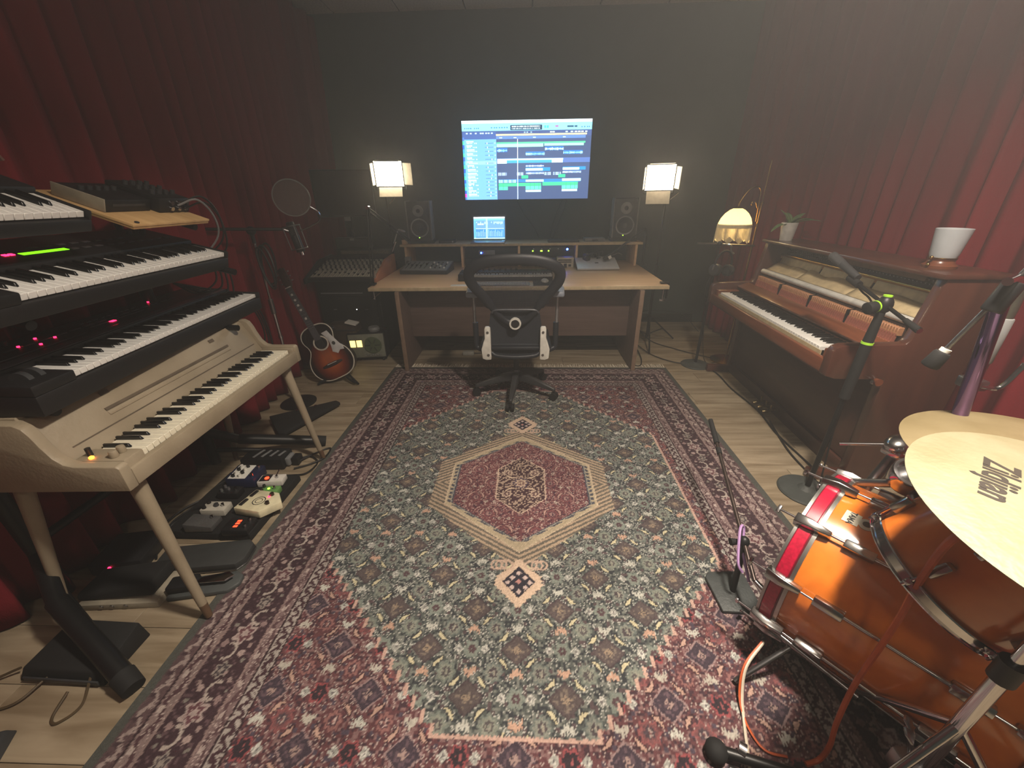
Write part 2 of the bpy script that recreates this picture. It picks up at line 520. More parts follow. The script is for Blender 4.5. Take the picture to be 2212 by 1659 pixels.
# zones
step = np.floor(av / .035) * .035
diag = np.interp(step, [0, .48, 1.11, 1.12], [.835, .835, .215, 0.])
green = (au < diag) & (av < 1.11)
edge = (au < diag + .012) & (av < 1.122) & ~green
hexw = np.interp(av, [0, .155, .40, .401], [.345, .345, .0, -1])
hexb = np.interp(av, [0, .165, .462, .463], [.388, .388, 0., -1])
hexf = np.interp(av, [0, .18, .55, .551], [.465, .465, 0., -1])
inn = np.interp(av, [0, .12, .228, .229], [.125, .125, 0, -1])
rug[:] = (104, 44, 50)
px(sp2 < .26, (66, 34, 46)); px((sp2 > .74), (134, 84, 84)); px(sp3 < .08, (70, 52, 72)); px(sp > .92, (168, 140, 130))
px(edge, (206, 150, 128))
px(green, (72, 80, 76))
px(green & (sp2 < .34), (46, 50, 56)); px(green & (sp2 > .72), (112, 116, 106)); px(green & (sp3 < .10), (84, 62, 66)); px(green & (sp > .90), (170, 168, 156))
# lattice of flowers, lozenges and crescents
def win(u, v, r):
    i0 = max(0, int((u - r + RUG_W / 2) / CELL)); i1 = min(nu, int((u + r + RUG_W / 2) / CELL) + 2)
    j0 = max(0, int((v - r + RUG_L / 2) / CELL)); j1 = min(nv, int((v + r + RUG_L / 2) / CELL) + 2)
    return (slice(j0, j1), slice(i0, i1)) if i1 > i0 and j1 > j0 else None
field = (np.minimum(RUG_W / 2 - np.abs(uu), RUG_L / 2 - np.abs(vv)) > .38)
def rosette(u, v, r, cols, zone, pet=8):
    w = win(u, v, r * 1.5)
    if w is None: return
    x = uj[w] - u; y = vj[w] - v; d = np.hypot(x, y); a = np.arctan2(y, x)
    z = zone[w]; t = rug[w]
    rr = r * (1 + .16 * np.cos(pet * a))
    t[z & (d < rr * 1.28)] = cols[0]
    t[z & (d < rr)] = cols[1]
    t[z & (d < rr * .62)] = cols[2]
    t[z & (d < rr * .42) & ((np.floor(x / .008) % 2) == 0)] = cols[3]
    t[z & (d < rr * .16)] = cols[1]
def lozenge(u, v, a, b, cols, zone):
    w = win(u, v, max(a, b))
    if w is None: return
    x = np.abs(uj[w] - u) / a; y = np.abs(vj[w] - v) / b; d = x + y; z = zone[w]; t = rug[w]
    t[z & (d < 1)] = cols[0]
    t[z & (d < .88)] = cols[1]
    t[z & (d < .7) & (sp2[w] > .6)] = cols[2]
    t[z & (d < .3) & (sp[w] > .4)] = cols[3]
def crescent(u, v, r, ang, cols, zone, wd=.010, span=.85):
    cu, cv = u - r * math.cos(ang), v - r * math.sin(ang)
    w = win(u, v, r * 1.1)
    if w is None: return
    x = uj[w] - cu; y = vj[w] - cv; d = np.hypot(x, y); a = (np.arctan2(y, x) - ang + PI) % (2 * PI) - PI
    k = wd * np.clip(1.15 - np.abs(a) / span, 0, 1); z = zone[w]; t = rug[w]
    t[z & (np.abs(d - r) < k + .004) & (np.abs(a) < span)] = cols[0]
    t[z & (np.abs(d - r) < k) & (np.abs(a) < span)] = cols[1]
def vee(u, v, s, sgn, col, zone):
    w = win(u, v, .045)
    if w is None: return
    x = np.abs(uj[w] - u); y = (vj[w] - v) * sgn
    t = rug[w]; t[zone[w] & (x < s) & (np.abs(y - x * .55 + .01) < .009 + .005 * np.sin(x * 700))] = col
PU, PV = .310, .290
gz = green & (au > hexf); rz = field & ~green & ~edge
for i in range(-5, 6):
    for j in range(-6, 7):
        for ph in (0, 1):
            cu = U0 + (i + .5 * ph) * PU; cv = (j + .5 * ph) * PV
            for zone, red in ((gz, False), (rz, True)):
                if win(cu, cv, .2) is None or not zone[win(cu, cv, .2)].any(): continue
                if red:
                    lz = ((150, 110, 110), (58, 40, 56), (92, 62, 76), (160, 120, 110))
                    rc = [((150, 60, 62), (122, 56, 60), (70, 48, 60), (170, 140, 130)), ((96, 40, 48), (150, 80, 76), (78, 40, 52), (190, 150, 140))]
                    cc = ((60, 26, 36), (196, 140, 116)); vc = (178, 168, 150); sc_ = ((168, 50, 56), (46, 30, 40), (46, 30, 40), (170, 60, 64))
                else:
                    lz = ((70, 52, 58), (82, 66, 66), (118, 98, 84), (150, 120, 90))
                    rc = [((104, 116, 104), (126, 132, 114), (78, 70, 72), (140, 136, 116)), ((92, 104, 98), (122, 126, 112), (70, 58, 64), (150, 140, 120))]
                    cc = ((50, 52, 54), (206, 190, 136)); vc = (206, 146, 112); sc_ = ((112, 126, 114), (120, 130, 116), (84, 54, 60), (80, 50, 58))
                lozenge(cu, cv, .058, .052, lz, zone)
                for sx in (-1, 1):
                    for sy in (-1, 1):
                        rosette(cu + sx * .0775, cv + sy * .0725, .024, rc[(i + j + ph) % 2], zone)
                        ca = math.atan2(-sy * .0725, -sx * .0775); crescent(cu + sx * .0775 + .046 * math.cos(ca), cv + sy * .0725 + .046 * math.sin(ca), .046, ca, cc, zone, wd=.006, span=.50)
                rosette(cu + PU / 2, cv, .022, sc_, zone, 6)
                vee(cu, cv + .080, .020, 1, vc if (j % 2 == 0) else (186, 184, 168), zone)
                vee(cu, cv - .080, .020, -1, (186, 184, 168) if (j % 2 == 0) else vc, zone)
                for sx in (-1, 1):
                    lozenge(cu + sx * .11, cv, .017, .017, ((190, 186, 172), (150, 150, 140), (200, 196, 184), (90, 80, 84)), zone)
# medallion
fr = (au < hexf) & (au >= hexb)
ln = np.abs(((au * .6 + av * 1.0) % .026) - .013)
px(fr, (104, 92, 76)); px(fr & (ln < .0065) , (186, 150, 112))
px((au < hexb), (190, 164, 120))
zz = np.abs(((av + au * .3) % .03) - .015)
px((au < hexb - .022) & (au > hexw + .0), (186, 160, 116))
px((au < hexw + .030) & (zz < .009), (66, 68, 84)); px(au < hexw + .014, (150, 144, 128)); px(au < hexw + .008, (62, 64, 82))
px((au < hexb) & (au > hexb - .006), (216, 182, 140))
rd = au < hexw
px(rd, (118, 48, 56)); px(rd & (sp2 < .22), (78, 34, 52)); px(rd & (sp2 > .78), (150, 86, 84)); px(rd & (sp > .93), (196, 158, 140))
for i in range(-2, 3):
    for j in range(-3, 4):
        cu = U0 + i * .155 + (.0775 if j % 2 else 0); cv = j * .115
        rosette(cu, cv, .021, ((140, 58, 62), (100, 44, 58), (166, 110, 104), (70, 40, 56)), rd)
        for s in (-1, 1):
            crescent(cu + s * .035, cv + .02, .04, math.atan2(.5, s * .9), ((84, 36, 48), (190, 130, 116)), rd, wd=.005)
            lozenge(cu + s * .055, cv - .03, .012, .012, ((200, 176, 156), (150, 110, 100), (200, 176, 156), (90, 60, 66)), rd)
px(au < inn + .007, (214, 170, 140)); iz = au < inn
px(iz, (66, 32, 42)); px(iz & (sp2 > .62), (176, 138, 112))
for sx in (-1, 1):
    for sy in (-1, 1):
        rosette(U0 + sx * .075, sy * .085, .028, ((66, 32, 42), (196, 158, 128), (92, 46, 54), (196, 158, 128)), iz)
        crescent(U0 + sx * .055, sy * .045, .05, math.atan2(-sy * .9, sx * .3), ((60, 28, 38), (204, 164, 130)), iz, wd=.007)
rosette(U0, 0, .03, ((70, 50, 84), (206, 164, 128), (120, 60, 62), (200, 170, 130)), iz)
# pendants above and below the medallion
for s in (-1, 1):
    y = vj * s - .60; x = au
    zg = .010 * np.abs(((y * 1.3) % .024) - .012) / .012
    w_ = np.interp(y, [-.105, -.06, -.02, .02, .115], [.0, .035, .085, .092, .0])
    b_ = (x < w_ + zg) & (y > -.105) & (y < .115)
    px(b_, (222, 178, 140))
    d_ = x / .066 + np.abs(y - .005) / .072
    px(d_ < 1, (38, 34, 50))
    for (a, b, c) in ((0, 0, (206, 120, 110)), (.026, .026, (206, 170, 160)), (.026, -.018, (206, 170, 160)), (0, .045, (206, 170, 160)), (0, -.04, (206, 170, 160)), (.045, .004, (206, 170, 160))):
        px((np.abs(x - a) + np.abs(y - .004 - b) < .012) & (d_ < 1), c)
    for a in (.05, .075, .095):
        px((np.abs(np.hypot(x - a, y + .075) - .022) < .004) & (y < -.05), (206, 160, 130))
# borders
e_u = RUG_W / 2 - np.abs(uj); e_v = RUG_L / 2 - np.abs(vj); e = np.minimum(e_u, e_v)
side = e_u < e_v
s_ = np.where(side, vj, uj)
bz = e < .38
px(bz, (84, 48, 56))
def stripe(a, b, ground, f):
    z = (e >= a) & (e < b); px(z, ground); f(z, e - a, b - a)
def waves(c1, c2, per):
    def f(z, t, w):
        q = (s_ % per) / per
        k = np.abs(q - .5) * 2
        px(z & (np.abs(t / w - .25 - .5 * k) < .16), c1)
        px(z & (np.abs(q - .25) < .10) & (np.abs(t / w - .3) < .18), c2)
        px(z & (np.abs(q - .75) < .08) & (np.abs(t / w - .72) < .16), c1)
        px(z & (sp > .90), c2)
    return f
LP, DP = (168, 138, 130), (74, 36, 46)
stripe(.034, .085, (98, 62, 66), waves(LP, (70, 40, 48), .062))
stripe(.090, .135, (142, 108, 104), waves((88, 46, 54), (186, 160, 148), .10))
stripe(.292, .330, (128, 92, 92), waves((92, 52, 58), (180, 152, 142), .085))
stripe(.335, .376, (166, 150, 140), waves((66, 30, 40), (70, 34, 42), .040))
def mainb(z, t, w):
    q = (s_ % .24) - .12; y = t - w / 2
    px(z & (sp2 > .85), (96, 60, 68))
    for off, r, c1, c2 in ((0, .034, (176, 146, 138), (110, 50, 60)), (.12, .024, (150, 132, 120), (66, 50, 58)), (-.12, .024, (150, 132, 120), (66, 50, 58))):
        d = np.hypot(q - off, y); a = np.arctan2(y, q - off)
        rr = r * (1 + .22 * np.cos(6 * a))
        px(z & (d < rr), c1); px(z & (d < rr * .72), c2); px(z & (d < rr * .38), c1)
    for off, sg in ((.060, 1), (-.060, -1)):
        d = np.hypot(q - off, y - sg * .022)
        for b1, b2, rr2 in ((.02, -.045, .007), (-.022, .05, .006), (.03, .048, .008), (-.03, -.05, .007), (0, .058, .005), (.05, .02, .006)):
            px(z & (np.hypot(q - off - b1, y - sg * b2) < rr2), (158, 122, 116) if b1 > 0 else (128, 116, 104))
        px(z & (np.abs(d - .026) < .0042) & ((y * sg) < .03), (182, 160, 146))
        px(z & (np.hypot(q - off * 1.1, y + sg * .03) < .011), (176, 140, 132))
        px(z & (np.abs(q - off * .6) + np.abs(y - sg * .048) < .014), (150, 110, 108))
stripe(.140, .287, (62, 32, 42), mainb)
for a in (.0865, .1375, .2895, .3325, .378):
    px(np.abs(e - a) < .0035, (150, 112, 106) if a in (.1375, .2895) else (52, 26, 34))
px(e < .034, (66, 68, 60))
# the near end guard stripe of hooked chain on pale ground
ze = (~side) & (e >= .335) & (e < .376)
px(e_u < .034, (74, 76, 68))
rugm = attr_mat('woven_wool')
RUGC = (.02, 1.695)
gm = rug.mean(-1, keepdims=True)
rug = gm + (rug - gm) * .62          # faded dyes
rug = 82 + (rug - 82) * .80
rug = np.clip(rug * (1 + .16 * (sp[..., None] - .5)), 4, 250)
rug_o = raster_mesh('persian_rug', RUG_W, RUG_L, srgb(rug), None, rugm, (-RUG_W / 2, -RUG_L / 2, .006), (1, 0, 0), (0, 1, 0), smooth=True)
place(rug_o, (RUGC[0], RUGC[1], 0), (0, 0, -.0073))
tag(rug_o, 'large patterned red and green Persian rug covering the floor', 'rug')
G().bx(-RUG_W / 2, RUG_W / 2, -RUG_L / 2, RUG_L / 2, .0005, .0055).out('rug_backing', rug_o, mat('rug_backing', (60, 48, 44), .95))
g = G()
for i in range(300):
    x = -RUG_W / 2 + .01 + i * (RUG_W - .02) / 299
    l = .055 + .035 * rnd.random(); dx = rnd.uniform(-.012, .012)
    g.tube([(x, RUG_L / 2 - .004, .004), (x + dx * .5, RUG_L / 2 + l * .5, .006), (x + dx, RUG_L / 2 + l, .003)], .0025, 4, sm=0)
tag(g.out('fringe', rug_o, mat('cream_fringe', (226, 216, 198), .9)), kind='stuff')
# ================================================================ desk and what stands on it
BEECH = wood('beech_laminate', (226, 194, 160), (208, 174, 138), 2.5, (1, 10, 10), .34, coat=.25, bump=.02)
WALNUT = wood('brown_laminate', (106, 86, 78), (90, 72, 65), 3, (1, 12, 12), .5, bump=.03)
EDGE = mat('pale_edge_band', (206, 186, 150), .5)
DX0, DX1, DY0, DY1, DZ = -1.305, 1.175, 3.262, 4.68, .74
desk = thing('studio_desk', 'wide wooden studio desk with raised back shelf under the big screen', 'desk', (0, 0, .006))
top = G().prism([(DX0, DY0), (DX1, DY0), (DX1 + .02, 4.30), (DX1 + .02, DY1), (DX0 - .02, DY1), (DX0 - .02, 4.30)], DZ - .036, DZ - .006).out('desk_top', desk, BEECH, bevel=.004)
G().bx(DX0, DX1, DY0 - .006, DY0 + .001, DZ - .036, DZ - .007).out('edge_band', top, EDGE, bevel=.002)
for x0, x1 in ((-1.075, -1.04), (.935, .97)):
    leg = G().bx(x0, x1, 3.225, 4.2, 0, DZ - .036).out('leg_panel', desk, WALNUT, bevel=.002)
    G().bx(x0, x1, 3.219, 3.2255, 0, DZ - .037).out('edge_band', leg, mat('leg_edge_band', (136, 112, 94), .5), bevel=.001)
G().bx(-1.04, .935, 3.50, 3.525, .23, DZ - .036).out('modesty_panel', desk, WALNUT, bevel=.002)
sh = G().bx(-1.295, 1.20, 4.262, 4.66, .944, .968).out('raised_shelf', desk, BEECH, bevel=.003)
for x in (-1.245, -.655, -.06, .535, 1.145):
    G().bx(x - .012, x + .012, 4.275, 4.62, DZ - .006, .944).out('shelf_post', desk, BEECH, bevel=.002)
G().bx(-1.295, 1.20, 4.256, 4.263, .9445, .9675).out('edge_band', sh, EDGE, bevel=.001)
ZT, ZS = DZ, .974   # working surfaces (desk raised 6 mm by the rug)

# --- wall screen with the arrangement window
def paint(w, h, bg):
    a = np.zeros((h, w, 3)); a[:] = bg; return a
TVW, TVH = 1.318, .722
tv = paint(360, 200, (58, 74, 108))
def R_(a, x0, x1, y0, y1, c):
    h, w = a.shape[:2]
    a[int(round(y0 * h)):max(int(round(y1 * h)), int(round(y0 * h)) + 1), int(round(x0 * w)):max(int(round(x1 * w)), int(round(x0 * w)) + 1)] = c
R_(tv, 0, 1, 0, .035, (226, 246, 255)); R_(tv, 0, 1, .035, .125, (128, 214, 246)); R_(tv, 0, 1, .125, .20, (60, 78, 122))
R_(tv, .0, .265, .20, 1, (104, 160, 232)); R_(tv, .0, .265, .135, .225, (62, 86, 140)); R_(tv, 0, .014, .2, 1, (70, 110, 190))
R_(tv, .375, .62, .06, .118, (26, 44, 70))
for i in range(26):
    R_(tv, .385 + i * .0086, .385 + i * .0086 + (.006 if rnd.random() > .25 else .001), .068, .085, (220, 245, 255))
    R_(tv, .385 + i * .0086, .385 + i * .0086 + (.006 if rnd.random() > .4 else .001), .096, .110, (190, 230, 250))
for x in (.225, .246, .265, .285, .305, .325, .345): R_(tv, x, x + .011, .082, .096, (60, 120, 170))
for x in (.02, .035, .05, .065, .095, .11, .125, .92, .94, .96, .975): R_(tv, x, x + .009, .085, .10, (60, 110, 160))
for x in (.635, .655): R_(tv, x, x + .014, .072, .098, (60, 190, 190))
R_(tv, .72, .745, .07, .09, (150, 90, 150)); R_(tv, .81, .86, .075, .095, (36, 70, 100)); R_(tv, .868, .89, .075, .095, (36, 70, 100))
for x in (.03, .06, .10, .14, .155, .18, .20, .225): R_(tv, x, x + .014, .145, .158, (190, 225, 250))
R_(tv, .265, .965, .165, .186, (255, 226, 150)); R_(tv, .265, .955, .19, .225, (86, 120, 190))
for x in (.29, .40, .55, .78): R_(tv, x, x + .022, .205, .217, (190, 220, 250))
for x in (.48, .50, .53): R_(tv, x, x + .012, .14, .155, (150, 190, 230))
for x in (.68, .70, .80, .84, .87, .895, .92, .95): R_(tv, x, x + .018, .14, .153, (190, 225, 250))
trk = [.255, .305, .355, .405, .455, .505, .555, .605, .655, .70, .745, .79, .84, .885, .93]
for k, y in enumerate(trk):
    if k == 5: R_(tv, .014, .265, y - .012, y + .035, (130, 184, 246))
    R_(tv, .03, .03 + rnd.uniform(.03, .075), y - .008, y + .003, (220, 244, 255))
    for q in range(7):
        if rnd.random() > .2: R_(tv, .034 + q * .0115, .041 + q * .0115, y + .012, y + .026, (190, 232, 255))
    R_(tv, .175, .24, y + .014, y + .022, (54, 84, 140)); xk = rnd.uniform(.185, .23); R_(tv, xk, xk + .006, y + .008, y + .028, (220, 244, 255))
    R_(tv, .25, .257, y + .01, y + .026, (160, 210, 250))
    R_(tv, .0, .014, y - .01, y + .035, [(70, 200, 150), (40, 90, 220), (50, 150, 230)][k % 3] if k < 14 else (220, 60, 160))
def wave(x0, x1, y0, y1, dark, light):
    R_(tv, x0, x1, y0, y1, dark); n = int((x1 - x0) * 180); c = (y0 + y1) / 2 + (y1 - y0) * .12
    for i in range(n):
        hh = (y1 - y0) * .36 * (.25 + .75 * rnd.random()); x = x0 + (x1 - x0) * i / n
        R_(tv, x, x + .004, c - hh, c + hh, light)
GA, GB = (60, 210, 130), (150, 250, 200)
R_(tv, .267, .955, .265, .285, (80, 220, 140)); R_(tv, .267, .63, .283, .325, GB); R_(tv, .64, .945, .283, .315, GB)
wave(.27, .35, .335, .385, (46, 104, 190), (150, 220, 255)); wave(.645, .79, .325, .372, (46, 104, 190), (170, 230, 255))
wave(.495, .642, .385, .432, (46, 110, 200), (150, 225, 255)); wave(.79, .94, .375, .42, (46, 110, 200), (150, 225, 255))
R_(tv, .265, 1, .465, .525, (78, 104, 160)); R_(tv, .27, .79, .468, .49, (190, 246, 255)); R_(tv, .27, .79, .49, .525, (60, 150, 210)); R_(tv, .27, .345, .475, .53, (210, 250, 255)); R_(tv, .70, .785, .475, .525, (210, 250, 255))
wave(.495, .64, .545, .578, (60, 86, 140), (190, 220, 250)); R_(tv, .495, .69, .585, .628, (40, 130, 210)); R_(tv, .495, .63, .593, .625, (200, 246, 255)); R_(tv, .79, .97, .58, .62, (40, 130, 210)); R_(tv, .79, .92, .59, .62, (200, 246, 255))
for a, b in ((.275, .355), (.425, .485), (.645, .705), (.715, .78)):
    for i in range(int((b - a) / .009)): R_(tv, a + i * .009, a + i * .009 + .005, .645, .685, (170, 200, 240))
wave(.497, .64, .64, .672, (90, 120, 180), (200, 230, 255)); wave(.79, .935, .63, .66, (90, 120, 180), (200, 230, 255))
R_(tv, .46, .515, .685, .725, (50, 200, 130)); R_(tv, .755, .81, .675, .715, (50, 200, 130))
R_(tv, .275, .93, .735, .775, (46, 116, 200))
for i in range(16): R_(tv, .277 + i * .009, .282 + i * .009, .742, .778, (170, 220, 255))
R_(tv, .495, .64, .74, .772, (170, 226, 255)); R_(tv, .785, .935, .732, .765, (170, 226, 255))
R_(tv, .275, .62, .785, .825, GA); R_(tv, .63, .915, .775, .82, GA); R_(tv, .275, .35, .83, .875, (80, 220, 160)); R_(tv, .495, .62, .825, .87, (90, 220, 170)); R_(tv, .785, .915, .82, .865, (90, 220, 170))
for x in (.275, .31, .53, .565, .60, .82, .855, .89): R_(tv, x, x + .003, .785, .87, (40, 150, 100))
R_(tv, .495, .62, .875, .905, (170, 200, 240)); R_(tv, .785, .91, .87, .90, (170, 200, 240))
R_(tv, .427, .433, .225, 1, (210, 235, 255))
t = thing('wall_television', 'large wall-mounted television showing a blue music editing timeline', 'television', (.017, 4.705, 1.742), (rad(-1.0), rad(.15), 0))
G().bx(-TVW / 2 - .008, TVW / 2 + .008, .004, .04, -TVH / 2 - .012, TVH / 2 + .008).out('housing', t, BLK, bevel=.006)
SCR = attr_mat('screen_pixels', .25, emit=2.1)
raster_mesh('screen', TVW, TVH, srgb(tv[::-1]), t, SCR, (-TVW / 2, .003, -TVH / 2), (1, 0, 0), (0, 0, 1))
G().bx(-.2, .2, .04, .0725, -.15, .15).out('wall_bracket', t, BLKM, bevel=.004)
cable('television_cable', [(-.10, 4.74, 1.40), (-.02, 4.755, 1.25), (.11, 4.76, 1.08), (.16, 4.76, .985)], .005, 'thin black cable hanging from the left of the television', 'cables under the television')
cable('television_cable', [(.42, 4.74, 1.40), (.36, 4.755, 1.25), (.31, 4.76, 1.10), (.29, 4.76, .985)], .005, 'thin black cable hanging from the right of the television', 'cables under the television')
cable('television_cable', [(.46, 4.74, 1.40), (.44, 4.76, 1.30), (.33, 4.76, 1.0), (.30, 4.76, .975)], .004, 'second thin cable running beside the right television cable', 'cables under the television')

# --- open laptop on the raised shelf
lp = paint(130, 88, (70, 130, 190))
R_(lp, 0, 1, 0, .07, (240, 250, 255)); R_(lp, 0, 1, .07, .16, (110, 170, 220)); R_(lp, .07, .97, .16, .55, (96, 140, 186)); R_(lp, .07, .97, .52, .54, (190, 240, 250))
for i in range(20):
    x = .08 + i * .043
    R_(lp, x, x + .004, .55, .95, (50, 96, 150)); R_(lp, x + .012, x + .02, .58 + .12 * rnd.random(), .9, (190, 240, 250)); R_(lp, x + .026, x + .034, .72, .93, (60, 110, 160))
    if rnd.random() > .3: R_(lp, x + .005, x + .03, .22, .22 + .1 * rnd.random() + .04, (170, 230, 240))
for i in range(6): R_(lp, .12 + i * .035, .15 + i * .035, .30, .36, (190, 230, 230))
R_(lp, .39, .45, .06, 1, (150, 234, 250)); R_(lp, 0, .06, .16, 1, (90, 160, 220)); R_(lp, .0, 1, .955, 1, (170, 250, 250))
t = thing('laptop', 'open silver laptop with a glowing mixer window on the raised shelf', 'laptop', (-.382, 4.36, ZS))
SILV = mat('laptop_aluminium', (150, 154, 170), .35, .7, var=.04)
b = G().bx(-.178, .178, -.10, .14, 0, .014).out('base', t, SILV, bevel=.005)
G().bx(-.14, .14, .01, .115, .0142, .0155).out('key_field', b, BLK, bevel=.0005)
G().bx(-.05, .05, -.085, -.01, .0142, .0148).out('trackpad', b, mat('trackpad', (130, 134, 150), .3, .5))
Rl = Matrix.Rotation(rad(-14), 3, 'X')
G().box(V((0, .145, .012)) + Rl @ V((0, .004, .128)), (.356, .008, .252), Rl).out('lid', t, SILV, bevel=.003)
o = raster_mesh('screen', .334, .222, srgb(lp[::-1]), t, SCR, V((0, .145, .012)) + Rl @ V((-.167, -.0008, .014)), Rl @ V((1, 0, 0)), Rl @ V((0, 0, 1)))

# --- monitor speakers
def speaker(loc, rz, label):
    t = thing('studio_monitor', label, 'speaker', loc, (0, 0, rz), 'pair of studio monitors on the shelf')
    CAB = mat('speaker_cabinet', (44, 46, 50), .5, var=.08)
    G().bx(-.118, .118, 0, .26, .035, .405).out('cabinet', t, CAB, bevel=.008)
    G().bx(-.125, -.112, -.006, .262, .035, .408).out('side_trim', t, GREY, bevel=.003)
    G().bx(.112, .125, -.006, .262, .035, .408).out('side_trim', t, GREY, bevel=.003)
    Rx = Matrix.Rotation(rad(90), 4, 'X')
    def at(x, z): return Matrix.Translation((x, 0, z)) @ Rx
    G().lathe([(.092, 0), (.092, .008), (.086, .011), (.078, .008), (.078, 0)], 40, at(0, .155)).out('woofer_ring', t, mat('grey_ring', (150, 152, 156), .4, .3))
    G().lathe([(.078, .006), (.066, .004), (.03, -.004), (.0, -.002)], 40, at(0, .155)).out('woofer_cone', t, mat('cone', (34, 36, 40), .6))
    G().lathe([(.026, -.002), (.022, .006), (0, .010)], 24, at(0, .155)).out('dust_cap', t, DGREY)
    G().lathe([(.055, 0), (.055, .006), (.048, .009), (.020, .003), (.020, 0)], 36, at(0, .315)).out('tweeter_plate', t, mat('grey_plate', (138, 140, 144), .45, .2))
    G().lathe([(.019, .003), (.016, .009), (0, .013)], 20, at(0, .315)).out('tweeter_dome', t, mat('dome', (40, 42, 46), .5))
    G().cyl((-.01, -.006, .062), (-.01, .002, .062), .005, n=10).out('power_light', t, GRNLED)
    G().bx(-.135, .135, .01, .27, 0, .034).out('isolation_pad', t, RUB, bevel=.006)
    return t
speaker((-1.085, 4.33, ZS), rad(6), 'grey two-way studio monitor at the left end of the shelf')
speaker((1.015, 4.33, ZS), rad(-6), 'grey two-way studio monitor at the right end of the shelf')
def slab(name, x0, x1, y0, y1, z0, z1, m, label, cat, bev=.004):
    o = G().bx(x0 - (x0 + x1) / 2, x1 - (x0 + x1) / 2, y0 - (y0 + y1) / 2, y1 - (y0 + y1) / 2, 0, z1 - z0).out(name, None, m, bevel=bev)
    o.location = ((x0 + x1) / 2, (y0 + y1) / 2, z0)
    return tag(o, label, cat)
o = slab('interface_box', -.905, -.735, 4.36, 4.50, ZS, ZS + .03, BLK, 'small black interface box between left monitor and laptop', 'audio interface')
G().bx(-.06, .05, -.072, -.0695, .008, .022).out('front_panel', o, DGREY, bevel=.001)
G().cyl((.062, -.078, .015), (.062, -.068, .015), .008, n=12).out('knob', o, ALU)
o = slab('flat_keyboard', .24, .56, 4.30, 4.44, ZS, ZS + .022, DGREY, 'flat dark computer keyboard lying on the shelf', 'keyboard')
for r in range(4):
    G().bx(-.15, .15, -.06 + r * .03, -.036 + r * .03, .022, .026).out('key_row', o, BLK, bevel=.002)
o = slab('grey_case', .62, .83, 4.33, 4.47, ZS, ZS + .035, GREY, 'flat grey plastic case right of the dark keyboard on the shelf', 'case', .006)
G().bx(-.03, .03, -.074, -.068, .012, .022).out('latch', o, DGREY, bevel=.002)
o = slab('wood_offcut', -1.275, -1.235, 4.28, 4.36, ZS, ZS + .045, BEECH, 'small pale wooden block at the left shelf end', 'block')

# --- rack units and boxes under the shelf
def rack(name, x0, x1, y0, z0, z1, label, m=BLKM):
    t = thing(name, label, 'rack unit', ((x0 + x1) / 2, y0, z0))
    w = x1 - x0; h = z1 - z0
    G().bx(-w / 2, w / 2, .003, .25, 0, h).out('chassis', t, m, bevel=.002)
    G().bx(-w / 2, w / 2, -.002, .003, .001, h - .001).out('face_plate', t, m, bevel=.001)
    return t, w, h
t, w, h = rack('patch_rack', -.63, -.08, 4.32, ZT, ZT + .085, 'black rack unit under the left centre of the shelf')
for i in range(7): G().cyl((-.22 + i * .06, -.012, .03), (-.22 + i * .06, -.002, .03), .008, n=12).out('knob', t, DGREY)
t, w, h = rack('display_rack', -.63, -.08, 4.34, ZT + .086, ZT + .185, 'rack unit with a small grey display behind the chair')
G().bx(-.13, .04, -.006, -.002, .03, .075).out('display', t, mat('grey_display', (128, 132, 140), .3), bevel=.001)
G().cyl((-.105, -.010, .05), (-.105, -.006, .05), .008, n=12).out('knob', t, BLULED)
t, w, h = rack('preamp_rack', -.035, .51, 4.32, ZT + .10, ZT + .19, 'black rack preamp with green meters and a blue lamp')
for i, x in enumerate((-.16, -.075, .005)): G().bx(x, x + .012 + .01 * (i == 1), -.007, -.002, .046, .058).out('meter_light', t, GRNLED, bevel=.001)
for i in range(4): G().cyl((-.145 + i * .085, -.014, .072), (-.145 + i * .085, -.002, .072), .006, n=12).out('knob', t, ALU)
G().sph((.205, -.006, .066), .0105, 12).out('blue_lamp', t, BLULED)
t, w, h = rack('compressor_rack', -.035, .51, 4.30, ZT, ZT + .085, 'black rack unit with one green light below the preamp')
G().bx(.118, .128, -.006, -.002, .068, .076).out('meter_light', t, GRNLED)
for i in range(5): G().cyl((-.2 + i * .06, -.014, .04), (-.2 + i * .06, -.002, .04), .010, n=14).out('knob', t, DGREY)
t = thing('converter_box', 'beige converter box with square buttons beside the silver laptop', 'converter', (.415, 4.18, ZT))
PUT = mat('putty_plastic', (186, 178, 164), .5)
G().bx(-.085, .085, 0, .10, 0, .10).out('housing', t, PUT, bevel=.004)
G().bx(-.075, .06, -.003, .001, .072, .082).out('slot', t, BLK)
G().bx(-.075, .06, -.003, .001, .052, .062).out('slot', t, BLK)
for x, z, w in ((-.06, .022, .05), (.0, .030, .03), (.0, .010, .03), (.045, .022, .026)): G().bx(x - w / 2, x + w / 2, -.004, .001, z - .009, z + .012).out('button', t, BLK, bevel=.001)

